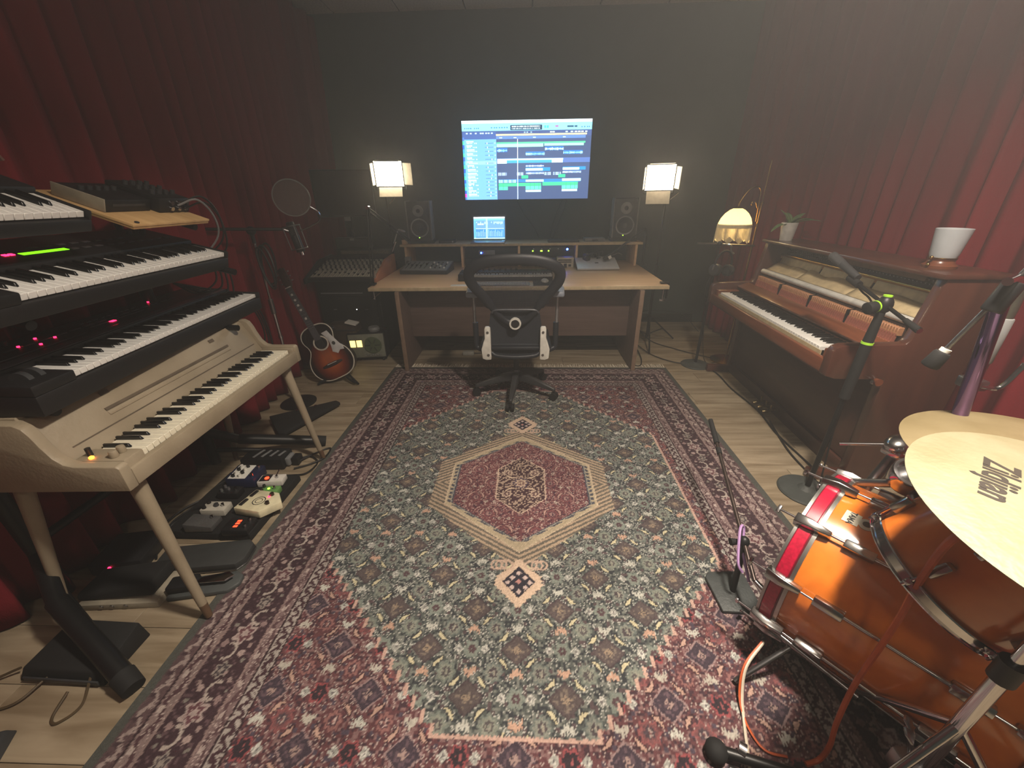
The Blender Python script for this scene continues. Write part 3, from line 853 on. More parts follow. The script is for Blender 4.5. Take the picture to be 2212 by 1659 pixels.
# --- closed silver laptop leaning on a wedge with headphones
t = thing('closed_laptop', 'closed silver laptop lying tilted on the right of the desk', 'laptop', (.722, 3.99, ZT))
Rw = Matrix.Rotation(rad(14), 3, 'X')
LID = mat('laptop_lid', (205, 206, 210), .4, .15, var=.03)
G().box(Rw @ V((0, .14, .008)) + V((0, 0, .0)), (.41, .28, .012), Rw).out('base', t, ALU, bevel=.004)
G().box(Rw @ V((0, .14, .018)), (.41, .28, .008), Rw).out('lid', t, LID, bevel=.003)
G().box(Rw @ V((0, .14, .0225)), (.035, .022, .0012), Rw).out('emblem', t, DGREY, bevel=.0004)
t = thing('laptop_riser', 'low dark wedge propping up the closed silver laptop', 'stand', (.722, 3.99, ZT))
G().mesh([(-.17, .06, 0), (.17, .06, 0), (.17, .27, 0), (-.17, .27, 0), (-.17, .06, .008), (.17, .06, .008), (.17, .27, .060), (-.17, .27, .060)],
         [(0, 3, 2, 1), (4, 5, 6, 7), (0, 1, 5, 4), (1, 2, 6, 5), (2, 3, 7, 6), (3, 0, 4, 7)]).out('wedge', t, DGREY)
def headphones(loc, rot, label, s=1.0):
    t = thing('headphones', label, 'headphones', loc, rot)
    pts = [(math.cos(a) * .085 * s, 0, math.sin(a) * .10 * s) for a in [PI * k / 12 for k in range(13)]]
    G().tube(pts, .008 * s, 8, sm=2).out('headband', t, BLK)
    for sx in (-1, 1):
        c = G().cyl((sx * .088 * s, 0, -.035 * s), (sx * .06 * s, 0, -.035 * s), .042 * s, n=24).out('ear_cup', t, DGREY, bevel=.006)
        G().lathe([(.030 * s, 0), (.040 * s, .004), (.042 * s, .014), (.030 * s, .018)], 24, Matrix.Translation((sx * .06 * s, 0, -.035 * s)) @ Matrix.Rotation(-sx * PI / 2, 4, 'Y')).out('ear_pad', c, RUB)
        G().tube([(sx * .085 * s, 0, 0), (sx * .092 * s, 0, -.02 * s), (sx * .09 * s, 0, -.035 * s)], .005 * s, 6).out('yoke', t, STEEL)
    return t
headphones((.70, 4.20, ZT + .115), (rad(60), 0, rad(30)), 'black headphones lying on the closed silver laptop')
cable('headphone_cable', [(.74, 4.22, ZT + .10), (.82, 4.19, ZT + .10), (.90, 4.20, ZT + .12), (.96, 4.26, ZT + .13), (1.02, 4.34, ZT + .10)], .004, 'thin grey headphone cable beside the silver laptop', m=GREY)
# boom arm reaching over the shelf's right end
t = thing('broadcast_arm', 'dark broadcast boom arm crossing in front of the right shelf end', 'boom arm', (0, 0, 0))
G().cyl((.83, 4.13, .855), (1.20, 4.24, 1.10), .010).out('lower_tube', t, BLKM)
G().cyl((1.20, 4.24, 1.10), (1.26, 4.4, 1.02), .010).out('upper_tube', t, BLKM)
G().box((.82, 4.12, .845), (.07, .035, .035), Matrix.Rotation(rad(-30), 3, 'Y')).out('holder', t, BLK, bevel=.004)
G().box((.845, 4.10, .85), (.03, .01, .03), Matrix.Rotation(rad(-30), 3, 'Y')).out('clip', t, WHT, bevel=.002)
G().cyl((1.26, 4.4, .73), (1.26, 4.4, 1.03), .012).out('post', t, BLKM)

# --- small fader mixer, left on the desk
t = thing('fader_mixer', 'compact grey fader mixer on the left of the desk', 'mixer', (-.97, 3.99, ZT), (0, 0, rad(-4)))
MX = mat('mixer_grey', (128, 128, 126), .45)
body = G().mesh([(-.235, -.13, 0), (.235, -.13, 0), (.235, .17, 0), (-.235, .17, 0), (-.235, -.13, .035), (.235, -.13, .035), (.235, .17, .085), (-.235, .17, .085)],
         [(0, 3, 2, 1), (4, 5, 6, 7), (0, 1, 5, 4), (1, 2, 6, 5), (2, 3, 7, 6), (3, 0, 4, 7)]).out('body', t, DGREY, bevel=.005)
Rm = Matrix.Rotation(math.atan2(.05, .30), 3, 'X')
def on(x, y): return V((x, y, .036 + (y + .13) * .05 / .30))
G().box(on(0, .02), (.45, .285, .004), Rm).out('panel', t, MX, bevel=.001)
for i in range(5):
    x = -.195 + i * .047
    s_l = G().box(on(x, .02) + V((0, 0, .002)), (.010, .19, .002), Rm).out('fader_slot', t, BLK)
    G().box(on(x, -.05 + .10 * rnd.random()) + V((0, 0, .010)), (.016, .028, .012), Rm).out('fader_cap', t, BLKG, bevel=.003)
for i in range(4):
    for j in range(4):
        c = on(.055 + i * .045, -.06 + j * .05); G().cyl(c, c + V((0, 0, .014)), .009, .007, 12).out('knob', t, BLK if (i + j) % 3 else WHT)
t = thing('guitar_jack_box', 'grey speaker-shaped box behind the fader mixer', 'box', (-1.205, 4.20, ZT))
G().bx(-.03, .03, -.03, .03, 0, .12).out('housing', t, GREY, bevel=.006)
G().cyl((0, -.034, .07), (0, -.029, .07), .018, n=16).out('grille', t, DGREY)

# --- midi keyboard, computer keyboard, mouse, papers
t = thing('midi_keyboard', 'black midi keyboard lying across the desk behind the chair', 'keyboard', (-.585, 3.50, ZT))
G().bx(0, .83, 0, .10, 0, .034).out('front_case', t, BLK, bevel=.004)
G().bx(0, .83, .10, .235, 0, .062).out('panel_case', t, BLK, bevel=.005)
G().bx(0, .135, .002, .10, .03, .058).out('wheel_block', t, BLK, bevel=.004)
for x in (.04, .08): G().cyl((x, .05, .045), (x + .012, .05, .045), .022, n=20).out('wheel', t, DGREY)
keyboard(t, 29, 'C', .14, .004, .052, .095, bl=.06)
for i in range(8): G().cyl((.16 + i * .05, .18, .06), (.16 + i * .05, .18, .078), .009, n=12).out('knob', t, DGREY)
G().bx(.58, .70, .15, .20, .061, .0635).out('display', t, mat('dark_display', (30, 36, 50), .2))
KB = mat('pale_keys', (206, 204, 200), .5)
t = thing('computer_keyboard', 'slim pale computer keyboard at the front desk edge', 'keyboard', (-.46, 3.285, ZT))
G().bx(0, .50, 0, .14, 0, .010).out('plate', t, ALU, bevel=.003)
kc = G().bx(-.0105, .0105, -.0105, .0105, 0, .004).out('key', t, KB, bevel=.001, seg=1); first = True
for r in range(5):
    for i in range(20):
        if r == 0 and 4 <= i <= 8: continue
        o = kc if first else dup(kc); first = False
        o.location = (.020 + i * .0242, .018 + r * .0255, .010)
o = G().bx(.105, .215, .0075, .0285, .010, .014).out('key', t, KB, bevel=.001)
t = thing('computer_mouse', 'white rounded mouse on a dark mat at the desk front', 'mouse', (.17, 3.42, ZT + .004))
G().sph((0, 0, .010), .055, 20, (.62, 1, .36)).out('shell', t, WHT)
G().bx(-.002, .002, .01, .05, .024, .0285).out('scroll_wheel', t, DGREY)
slab('mouse_mat', .07, .30, 3.285, 3.50, ZT, ZT + .004, RUB, 'dark mouse mat under the white mouse', 'mat', .001)
slab('paper_sheet', -.62, -.47, 3.29, 3.36, ZT, ZT + .003, WHT, 'white paper sheet left of the pale computer keyboard', 'paper', .0005)

# --- lamp arm clamped at the desk's left corner, and the right corner clamp
t = thing('scissor_arm', 'thin black scissor arm clamped to the left desk corner', 'boom arm', (-1.30, 3.36, 0))
G().bx(-.03, .03, -.03, .03, .745, .758).out('clamp_pad', t, BLKM, bevel=.002)
G().bx(-.03, -.015, -.02, .02, .62, .758).out('clamp_bracket', t, BLKM, bevel=.002)
G().cyl((0, 0, .62), (0, 0, .70), .006).out('clamp_screw', t, CHR)
G().cyl((-.015, 0, .625), (.06, .0, .68), .004).out('clamp_lever', t, CHR)
for dx in (-.008, .014):
    G().cyl((dx, 0, .76), (.045 + dx, .05, 1.34), .006, n=10).out('lower_bar', t, BLKM)
G().cyl((.045, .035, 1.345), (.045, .07, 1.345), .014).out('joint', t, CHR)
for dz in (0, -.03):
    G().cyl((.05, .05, 1.345 + dz), (.30, .25, 1.08 + dz), .005, n=10).out('upper_bar', t, BLKM)
G().cyl((.02, .02, .80), (.02, .02, .86), .014).out('cap', t, CHR)
t = thing('desk_clamp', 'small black clamp with wing screw on the right desk corner', 'clamp', (1.15, 3.33, 0))
G().bx(-.03, .035, -.02, .02, .745, .757).out('pad', t, BLKM, bevel=.002)
G().bx(.030, .042, -.02, .02, .62, .757).out('bracket', t, BLKM, bevel=.002)
G().cyl((.005, 0, .60), (.005, 0, .69), .006).out('screw', t, CHR)
G().box((.005, 0, .605), (.05, .008, .018)).out('wing', t, CHR, bevel=.003)
t = thing('gooseneck_microphone', 'small chrome gooseneck microphone at the left shelf end', 'microphone', (-1.335, 4.13, 0))
G().cyl((0, 0, .70), (0, 0, .92), .012).out('post', t, BLKM)
G().cyl((-.01, 0, .91), (.045, 0, 1.02), .009).out('joint_tube', t, CHR)
G().tube([(.025, 0, 1.0), (.06, 0, 1.08), (.085, 0, 1.125), (.10, 0, 1.13)], .006, 8).out('neck', t, ALU)
G().sph((.125, 0, 1.118), .02, 14, (1.6, .8, .6), Matrix.Rotation(rad(18), 3, 'Y')).out('head', t, ALU)

# ================================================================ office chair
cx, cy = -.065, 2.80
t = thing('office_chair', 'black mesh office chair with grey brackets in front of the desk', 'chair', (cx, cy, .006))
BASE = mat('chair_graphite', (58, 58, 60), .35, .3)
MESHM = mat('chair_mesh', (44, 48, 56), .7, var=.25, scale=260, bump=.3, bscale=500)
FRM = mat('chair_frame', (30, 33, 40), .45)
BRK = mat('chair_pale_bracket', (208, 206, 198), .4)
for k in range(5):
    a = rad(-97 + 72 * k); d = V((math.cos(a), math.sin(a), 0)); s_ = V((-d.y, d.x, 0))
    vs = []
    for rr, hw, z0, z1 in ((.02, .030, .115, .18), (.12, .026, .105, .160), (.31, .016, .072, .100), (.325, .012, .072, .092)):
        p = d * rr
        vs += [p - s_ * hw + V((0, 0, z0)), p + s_ * hw + V((0, 0, z0)), p + s_ * hw * .8 + V((0, 0, z1)), p - s_ * hw * .8 + V((0, 0, z1))]
    fs = [(0, 1, 2, 3), (15, 14, 13, 12)]
    for i in range(3):
        for j in range(4): fs.append((i * 4 + j, (i + 1) * 4 + j, (i + 1) * 4 + (j + 1) % 4, i * 4 + (j + 1) % 4))
    leg = G().mesh(vs, fs).out('base_leg', t, BASE, bevel=.006)
    p = d * .315
    cst = G()
    for q in (-1, 1):
        cst.cyl(p + s_ * q * .010 + V((0, 0, .030)), p + s_ * q * .026 + V((0, 0, .030)), .029, n=20)
    cst.cyl(p + V((0, 0, .03)), p + V((0, 0, .075)), .008, n=10)
    cst.box(p + V((0, 0, .05)), (.03, .03, .022))
    cst.out('caster', leg, RUB)
G().cyl((0, 0, .11), (0, 0, .20), .032, .028, 20).out('column_sleeve', t, BASE)
G().cyl((0, 0, .19), (0, 0, .37), .022, n=20).out('gas_column', t, BLKM)
G().bx(-.11, .11, -.13, .12, .355, .405).out('tilt_mechanism', t, BLK, bevel=.015)
# seat pan
pts = [(-.255, -.17), (-.25, .20), (-.20, .27), (.20, .27), (.25, .20), (.255, -.17), (.19, -.205), (-.19, -.205)]
G().prism(pts, .425, .455).out('seat_frame', t, FRM, bevel=.012)
G().prism([(x * .9, y * .92) for x, y in pts], .452, .470).out('seat_mesh', t, MESHM, bevel=.008)
# back: frame outline (x, z), bowed in depth
def backy(z): return -.185 - .16 * ((z - .36) / .72) ** 1.25 + .02 * math.sin((z - .36) * 5)
outl = [(0, 1.062), (.12, 1.056), (.21, 1.036), (.266, 1.005), (.284, .965), (.276, .92), (.248, .875), (.215, .835), (.178, .78), (.140, .725), (.100, .675), (.055, .637), (0, .622)]
ol = [V((x, backy(z), z)) for x, z in outl]; ol = ol + [V((-p.x, p.y, p.z)) for p in reversed(ol[1:-1])]
sp_ = spline(ol, 5, True)
def flat_loop(path, wi, th, cz):
    """closed rounded band: wide in the back's plane, thin across it"""
    N = len(path); vs = []; fs = []
    for i in range(N):
        tg = (path[(i + 1) % N] - path[i - 1]).normalized(); nn = V((0, -1, 0)); sd = tg.cross(nn).normalized(); nn = sd.cross(tg)
        wv = wi(path[i])
        for a in range(10):
            an = 2 * PI * a / 10
            vs.append(path[i] + sd * math.cos(an) * wv + nn * math.sin(an) * th)
    for i in range(N):
        j = (i + 1) % N
        for a in range(10): fs.append((i * 10 + a, i * 10 + (a + 1) % 10, j * 10 + (a + 1) % 10, j * 10 + a))
    return G().mesh(vs, fs)
flat_loop(sp_, lambda p: .034 if p.z > .90 else .032 if p.z > .75 else .022, .013, .8).out('back_frame', t, FRM)
# mesh skin of the back
N = 22; M_ = 24; vs = []; fs = []
hw = lambda z: float(np.interp(z, [.36, .45, .58, .655, .72, .80, .88, .945, 1.00, 1.04, 1.06], [.17, .195, .20, .20, .225, .262, .292, .296, .262, .19, .10]))
for j in range(M_ + 1):
    z = .635 + (1.055 - .635) * j / M_
    w_ = float(np.interp(z, [.62, .675, .725, .78, .835, .875, .92, .965, 1.005, 1.036, 1.06], [.03, .10, .14, .178, .215, .248, .276, .284, .266, .21, .12])) - .008
    for i in range(N + 1):
        x = w_ * (2 * i / N - 1); vs.append((x, backy(z) + .012 + .025 * (1 - (x / .3) ** 2), z))
for j in range(M_):
    for i in range(N): a = j * (N + 1) + i; fs.append((a, a + 1, a + N + 2, a + N + 1))
def mesh_cloth():
    m = bpy.data.materials.new('chair_open_mesh'); m.use_nodes = True; nt = m.node_tree; b = nt.nodes['Principled BSDF']
    b.inputs['Base Color'].default_value = lin((34, 38, 46)); b.inputs['Roughness'].default_value = .7
    tc = nt.nodes.new('ShaderNodeTexCoord'); wv = nt.nodes.new('ShaderNodeTexWave'); wv.inputs['Scale'].default_value = 70; wv.bands_direction = 'Z'
    w2 = nt.nodes.new('ShaderNodeTexWave'); w2.inputs['Scale'].default_value = 70; w2.bands_direction = 'X'
    nt.links.new(tc.outputs['Object'], wv.inputs[0]); nt.links.new(tc.outputs['Object'], w2.inputs[0])
    mx = nt.nodes.new('ShaderNodeMath'); mx.operation = 'MAXIMUM'; nt.links.new(wv.outputs['Fac'], mx.inputs[0]); nt.links.new(w2.outputs['Fac'], mx.inputs[1])
    gt = nt.nodes.new('ShaderNodeMath'); gt.operation = 'GREATER_THAN'; gt.inputs[1].default_value = .62; nt.links.new(mx.outputs[0], gt.inputs[0])
    nt.links.new(gt.outputs[0], b.inputs['Alpha'])
    return m
G().mesh(vs, fs).out('back_mesh', t, mesh_cloth())
# lower back pad with lumbar bar
vs = []; fs = []; M2 = 14
for j in range(M2 + 1):
    z = .375 + (.72 - .375) * j / M2
    w_ = float(np.interp(z, [.375, .40, .48, .62, .70, .72], [.145, .165, .178, .178, .165, .13]))
    for s_ in (0, 1):
        for i in range(N + 1):
            x = w_ * (2 * i / N - 1); vs.append((x, backy(z) - .004 + .022 * s_ + .02 * (1 - (x / .2) ** 2), z))
n1 = N + 1
for j in range(M2):
    for s_ in (0, 1):
        for i in range(N):
            a = (j * 2 + s_) * n1 + i; b_ = ((j + 1) * 2 + s_) * n1 + i; fs.append((a, a + 1, b_ + 1, b_))
    for i in (0, N):
        a = (j * 2) * n1 + i; fs.append((a, a + n1, a + 3 * n1, a + 2 * n1))
G().mesh(vs, fs).out('lumbar_pad', t, MESHM)
G().tube([(-.155, backy(.715) - .006, .705), (-.13, backy(.73) - .008, .725), (0, backy(.735) - .008, .728), (.13, backy(.73) - .008, .725), (.155, backy(.715) - .006, .705)], .007, 8).out('lumbar_rim', t, mat('chair_rim', (70, 72, 78), .4))
G().tube([(-.17, backy(.40) - .002, .405), (-.13, backy(.38) - .014, .385), (0, backy(.375) - .02, .377), (.13, backy(.38) - .014, .385), (.17, backy(.40) - .002, .405)], .016, 10).out('lower_rim', t, FRM)
Rk = Matrix.Translation((0, backy(.628) - .012, .628)) @ Matrix.Rotation(rad(90), 4, 'X')
k = G().lathe([(.038, -.02), (.042, .012), (.038, .02), (.030, .02), (.028, .012), (0, .012)], 28, Rk).out('tilt_knob', t, BRK)
G().lathe([(.027, .012), (.026, .017), (0, .018)], 24, Rk).out('knob_centre', k, BLK)
for sx in (-1, 1):
    prof = [(.170, .365), (.205, .362), (.232, .372), (.238, .44), (.222, .495), (.212, .52), (.212, .592), (.205, .602), (.176, .602), (.170, .594)]
    yb = backy(.48) - .035
    br = G().prism([(sx * a, b) for a, b in prof], 0, .035, Matrix(((1, 0, 0, 0), (0, 0, 1, yb), (0, 1, 0, 0), (0, 0, 0, 1)))).out('side_bracket', t, BRK, bevel=.006)
    for z in (.40, .565): G().cyl((sx * .190, yb - .003, z), (sx * .190, yb + .003, z), .009, n=14).out('bolt', br, STEEL)
    # arm: post, height stem, pad
    G().tube([(sx * .235, -.12, .40), (sx * .28, -.10, .42), (sx * .285, -.10, .50), (sx * .285, -.10, .60)], .020, 10).out('arm_bracket', t, FRM)
    G().cyl((sx * .288, -.10, .58), (sx * .290, -.10, .80), .011, n=14).out('arm_stem', t, ALU)
    G().prism([(sx * .245, -.22), (sx * .325, -.22), (sx * .338, -.05), (sx * .325, .08), (sx * .255, .08), (sx * .243, -.05)], .80, .838).out('arm_pad', t, mat('arm_pad_grey', (128, 134, 146), .5), bevel=.013, seg=3)
    G().bx(sx * .29 - .025, sx * .29 + .025, -.14, -.06, .79, .803).out('pad_mount', t, BLK, bevel=.004)
# little things on the floor under the desk
o = slab('power_brick', -.61, -.50, 3.60, 3.66, .0, .035, mat('grey_brick', (150, 148, 140), .5), 'pale power brick on the floor under the desk', 'adapter', .006)
G().tube([(.055, 0, .018), (.10, .02, .008), (.16, .06, .005), (.2, .16, .005)], .004, 6).out('lead', o, CABLE)
# ================================================================ keyboards on the left
BEIGE = mat('beige_paint', (152, 140, 120), .5, col2=(134, 122, 102), scale=5, bump=.08, bscale=90)
WURL_R = rad(91.6)
t = thing('electric_piano', 'beige electric piano on splayed tapered legs below the stacked keyboards', 'electric piano', (-1.172, .885, 0), (0, 0, WURL_R))
LW = 1.05
YZ = Matrix(((0, 0, 1, 0), (1, 0, 0, 0), (0, 1, 0, 0), (0, 0, 0, 1)))   # outline (y, z) extruded along x
prof = [(0, .632), (0, .712), (.008, .721), (.13, .722), (.155, .730), (.175, .752), (.190, .790), (.200, .825), (.212, .850), (.232, .862), (.48, .868), (.48, .632)]
G().prism(prof, 0, .032, YZ).out('side_cheek', t, BEIGE, bevel=.004)
G().prism(prof, LW - .032, LW, YZ).out('side_cheek', t, BEIGE, bevel=.004)
G().bx(.032, LW - .032, .0, .024, .634, .692).out('front_rail', t, BEIGE, bevel=.004)
G().bx(.032, LW - .032, .02, .48, .632, .650).out('bottom_board', t, BEIGE, bevel=.002)
G().bx(.032, .098, .01, .165, .65, .722).out('control_block', t, BEIGE, bevel=.006)
G().bx(LW - .045, LW - .032, .01, .165, .65, .712).out('end_block', t, BEIGE, bevel=.004)
pan = G().prism([(.165, .69), (.178, .722), (.215, .80), (.245, .856), (.262, .862), (.262, .68)], .032, LW - .032, YZ).out('fall_panel', t, BEIGE, bevel=.003)
G().bx(.032, LW - .032, .255, .48, .852, .868).out('lid', t, BEIGE, bevel=.003)
Rp = Matrix.Rotation(rad(64), 3, 'X')
G().box((.53, .204, .778), (.62, .016, .006), Rp).out('music_ledge', pan, BEIGE, bevel=.003)
G().box((.53, .209, .792), (.62, .010, .003), Rp).out('ledge_groove', pan, mat('dark_groove', (92, 80, 66), .6))
G().box((.53, .189, .745), (.92, .004, .003), Rp).out('panel_groove', pan, MATS['dark_groove'])
for x in (.26, .78): G().box((x, .232, .836), (.030, .014, .002), Rp).out('slot', pan, MATS['dark_groove'])
keyboard(t, 38, 'A', .10, .026, .708, .135, wm=IVORY, wh=.020, bl=.088, bh=.012)
G().bx(.098, LW - .045, .025, .165, .65, .686).out('key_bed', t, mat('key_bed', (70, 56, 44), .7))
for x in (.052, .078):
    k = G().cyl((x, .055, .722), (x, .055, .744), .012, .010, 18).out('knob', t, BEIGE, bevel=.002)
G().cyl((.060, .135, .722), (.060, .135, .748), .007, n=14).out('switch', t, BLK)
G().sph((.043, .115, .726), .007, 12, (1, 1, .8)).out('pilot_lamp', t, mat('orange_lamp', (255, 150, 60), .4, var=0, emit=5, ecol=(255, 140, 40)))
for (x, y, tx, ty) in ((.075, .06, .035, .005), (LW - .075, .06, LW - .03, .005), (.075, .42, .035, .53), (LW - .075, .42, LW - .03, .53)):
    top_ = V((x, y, .632)); bot = V((tx, ty, .012))
    lg = G().cyl(top_, bot.lerp(top_, .10), .024, .0145, 20).out('leg', t, BEIGE)
    G().cyl(bot, bot.lerp(top_, .10), .012, .0142, 20).out('ferrule', lg, mat('dark_ferrule', (96, 74, 56), .5))
    G().cyl(top_ + V((0, 0, -.004)), top_ + V((0, 0, .004)), .034, n=20).out('leg_plate', lg, mat('leg_plate', (120, 100, 76), .5))

SYN = mat('synth_black', (24, 23, 25), .5, var=.12, scale=60)
def synth(name, label, loc, rz, tilt, n_white, first, left, right, depth, th, wl=.14, wm=None):
    """origin: front edge of the first white key at key-top height"""
    t = thing(name, label, 'synthesizer', loc, (rad(tilt), 0, rad(rz)))
    L_ = n_white * .0235
    G().bx(-left, L_ + right, -.012, wl, -th, -.021).out('key_bed_case', t, SYN, bevel=.006)
    G().bx(-left, L_ + right, wl, depth, -th, .018).out('panel_case', t, SYN, bevel=.006)
    if left > .02: G().bx(-left, -.003, -.012, wl, -.022, .010).out('left_block', t, SYN, bevel=.005)
    if right > .01: G().bx(L_ + .002, L_ + right, -.012, wl, -.022, .006).out('right_block', t, SYN, bevel=.004)
    keyboard(t, n_white, first, 0, 0, 0, wl - .002, wm=wm)
    return t, L_
# lower stage piano
t, L_ = synth('stage_piano', 'dark stage piano with red lights just above the beige electric piano', (-1.368, 1.05, .95), 95.4, 4, 45, 'E', .13, .022, .36, .085)
G().bx(-.08, L_, .146, .186, .018, .0195).out('silver_strip', t, mat('panel_strip', (96, 94, 100), .35, .4), bevel=.0005)
for x, y in ((.22, .30), (.14, .275), (.24, .255), (.17, .235), (.74, .31)): G().cyl((x, y, .018), (x, y, .022), .004, n=10).out('indicator', t, REDLED)
G().bx(.435, .455, .222, .236, .018, .021).out('digit_display', t, REDLED, bevel=.001)
PB = mat('panel_button', (66, 62, 64), .5)
for i in range(16):
    G().bx(-.02 + i * .055, .018 + i * .055, .262, .272, .018, .021).out('button', t, PB, bevel=.001)
for i in range(9): G().bx(.38 + i * .03, .40 + i * .03, .295, .303, .018, .021).out('button', t, PB, bevel=.001)
G().bx(.36, .62, .238, .243, .018, .0185).out('panel_line', t, GREY)
G().bx(-.05, .30, .205, .209, .018, .0185).out('panel_line', t, GREY)
for i in range(4): G().cyl((.0 + i * .05, .325, .018), (.0 + i * .05, .325, .032), .009, n=12).out('knob', t, BLK)
G().cyl((-.085, .06, .0), (-.070, .06, .0), .03, n=20).out('pitch_wheel', t, DGREY)
G().cyl((-.052, .06, .0), (-.037, .06, .0), .03, n=20).out('mod_wheel', t, DGREY)
# middle synth
t, L_ = synth('workstation_synth', 'black synthesizer with a glowing green display, middle of the keyboard stack', (-1.298, .97, 1.20), 93.7, 15, 36, 'C', .10, .012, .36, .07)
G().bx(.235, .375, .205, .222, .018, .0195).out('display', t, mat('green_lcd', (120, 235, 30), .4, var=0, emit=1.6, ecol=(120, 230, 20)))
for x in (.198, .214): G().bx(x - .006, x + .006, .212, .224, .018, .021).out('digit_display', t, REDLED, bevel=.001)
for i in range(10): G().bx(.38 + i * .045, .405 + i * .045, .20, .212, .018, .021).out('button', t, PB, bevel=.001)
for i in range(8): G().bx(.30 + i * .045, .325 + i * .045, .25, .262, .018, .021).out('button', t, PB, bevel=.001)
for i in range(3): G().cyl((.72 + i * .035, .29, .018), (.72 + i * .035, .29, .034), .010, n=12).out('knob', t, DGREY)
# top synth
t, L_ = synth('compact_synth', 'compact black synthesizer at the top of the keyboard stack, cut by the left edge', (-1.335, .76, 1.387), 91.6, 22, 22, 'F', .05, .012, .30, .06)
G().bx(.30, .42, .24, .275, .018, .020).out('label_plate', t, mat('pale_label', (150, 156, 148), .5), bevel=.001)
for i in range(9): G().bx(.03 + i * .05, .06 + i * .05, .18, .192, .018, .021).out('button', t, PB, bevel=.001)

# board with boxes on the top tier
t = thing('wooden_board', 'tilted plywood board carrying two black boxes on the top tier', 'board', (-1.345, 1.415, 1.332), (rad(20), 0, rad(90)))
PLY = wood('plywood', (206, 172, 122), (184, 148, 100), 4, (6, 1, 1), .55, world=False)
G().bx(0, .36, 0, .33, 0, .009).out('upper_ply', t, PLY, bevel=.001)
G().bx(.002, .358, .002, .33, -.009, -.0006).out('lower_ply', t, wood('plywood_lower', (176, 142, 96), (156, 120, 80), 4, (6, 1, 1), .6, world=False), bevel=.001)
G().cyl((.028, .012, .009), (.028, .012, .013), .007, n=12).out('screw', t, DGREY)
RT = Euler((rad(20), 0, rad(90)))
def onboard(x, y, z): return V((-1.345, 1.415, 1.332)) + RT.to_matrix() @ V((x, y, z))
t = thing('drum_machine', 'black tabletop drum machine with pale side on the plywood board', 'drum machine', onboard(.02, .11, .0095), RT)
G().bx(.004, .185, 0, .17, 0, .042).out('body', t, BLK, bevel=.004)
G().bx(0, .005, 0, .17, .001, .044).out('side_panel', t, mat('pale_side', (150, 142, 126), .5), bevel=.001)
G().bx(.03, .16, -.001, .001, .02, .028).out('front_slot', t, DGREY)
for i in range(5): G().cyl((.03 + i * .03, .10, .042), (.03 + i * .03, .10, .055), .008, n=12).out('knob', t, DGREY)
t = thing('patch_mixer', 'small black mixer with chrome jacks and patch leads on the plywood board', 'mixer', onboard(.215, .085, .0095), RT)
G().bx(0, .15, 0, .20, 0, .055).out('body', t, BLK, bevel=.004)
for i in range(3):
    for j in range(2): G().cyl((.05 + i * .035, -.001, .018 + j * .022), (.05 + i * .035, -.012, .018 + j * .022), .008, n=12).out('jack', t, CHR)
for i in range(4):
    for j in range(3): G().cyl((.03 + i * .032, .05 + j * .05, .055), (.03 + i * .032, .05 + j * .05, .070), .008, n=12).out('knob', t, DGREY)
q = onboard(.33, .06, .07)
for i, (dx, dz) in enumerate(((0, 0), (.012, .012), (.02, -.012))):
    p0 = onboard(.29 + dx * 2, .075, .04 + dz)
    cable('patch_cable', [p0, p0 + V((.05, .05, .02)), p0 + V((.04, .13, -.05)), p0 + V((.0, .16, -.14 - .02 * i)), p0 + V((-.12, .12, -.26))], .004,
          ['pale patch lead looping down from the small mixer', 'black patch lead looping off the small mixer', 'thin patch lead curling beside the small mixer'][i], 'patch leads of the small mixer', m=(GREY, CABLE, CABLE)[i])
cable('patch_cable', [(-1.62, .98, 1.49), (-1.60, 1.02, 1.60), (-1.60, 1.15, 1.66), (-1.60, 1.29, 1.62), (-1.59, 1.33, 1.53)], .006,
      'dark cable arching above the top synthesizer', m=mat('brown_cable', (92, 60, 50), .6))

# keyboard stand: two columns with arms and floor feet
t = thing('keyboard_stand', 'black tiered keyboard stand with thick angled feet', 'keyboard stand', (0, 0, 0))
for yc, fx, fy, tops in ((.98, -1.24, .675, 1.42), (1.80, -1.27, 2.055, 1.30)):
    G().cyl((-1.775, yc, .05), (-1.775, yc, tops), .026, n=20).out('column', t, BLKM)
    bk = V((-1.60, .848, .18)) if yc < 1 else V((-1.66, 1.88, .16))
    G().cyl((-1.775, yc, .26), bk, .026, n=18).out('foot_bracket', t, BLKM)
    ft = G().cyl(bk, (fx, fy, .032), .030, n=20).out('foot', t, BLKM)
    d = (V((fx, fy, .032)) - bk).normalized()
    G().cyl(V((fx, fy, .032)) - d * .05, V((fx, fy, .032)) + d * .012, .0335, .031, 20).out('foot_cap', ft, RUB)
    G().cyl((-1.80, yc, .14), (-1.52, yc + (fy - yc) * .48, .05), .014, n=14).out('brace', t, BLKM)
    for z, tl, fxx in ((.852, 4, -1.39), (1.115, 15, -1.32)):
        G().cyl((-1.775, yc, z + math.tan(rad(tl)) * (1.775 + fxx) * 1.0), (fxx + .0, yc, z), .014, n=14).out('arm', t, BLKM)
G().cyl((-1.775, .98, 1.385), (-1.36, .98, 1.315), .013, n=14).out('arm', t, BLKM)
G().cyl((-1.775, 1.80, 1.28), (-1.70, 1.72, 1.42), .013, n=14).out('arm', t, BLKM)
G().cyl((-1.70, 1.72, 1.42), (-1.37, 1.72, 1.312), .013, n=14).out('arm', t, BLKM)
G().cyl((-1.775, .98, .30), (-1.775, 1.80, .30), .016, n=14).out('cross_bar', t, BLKM)

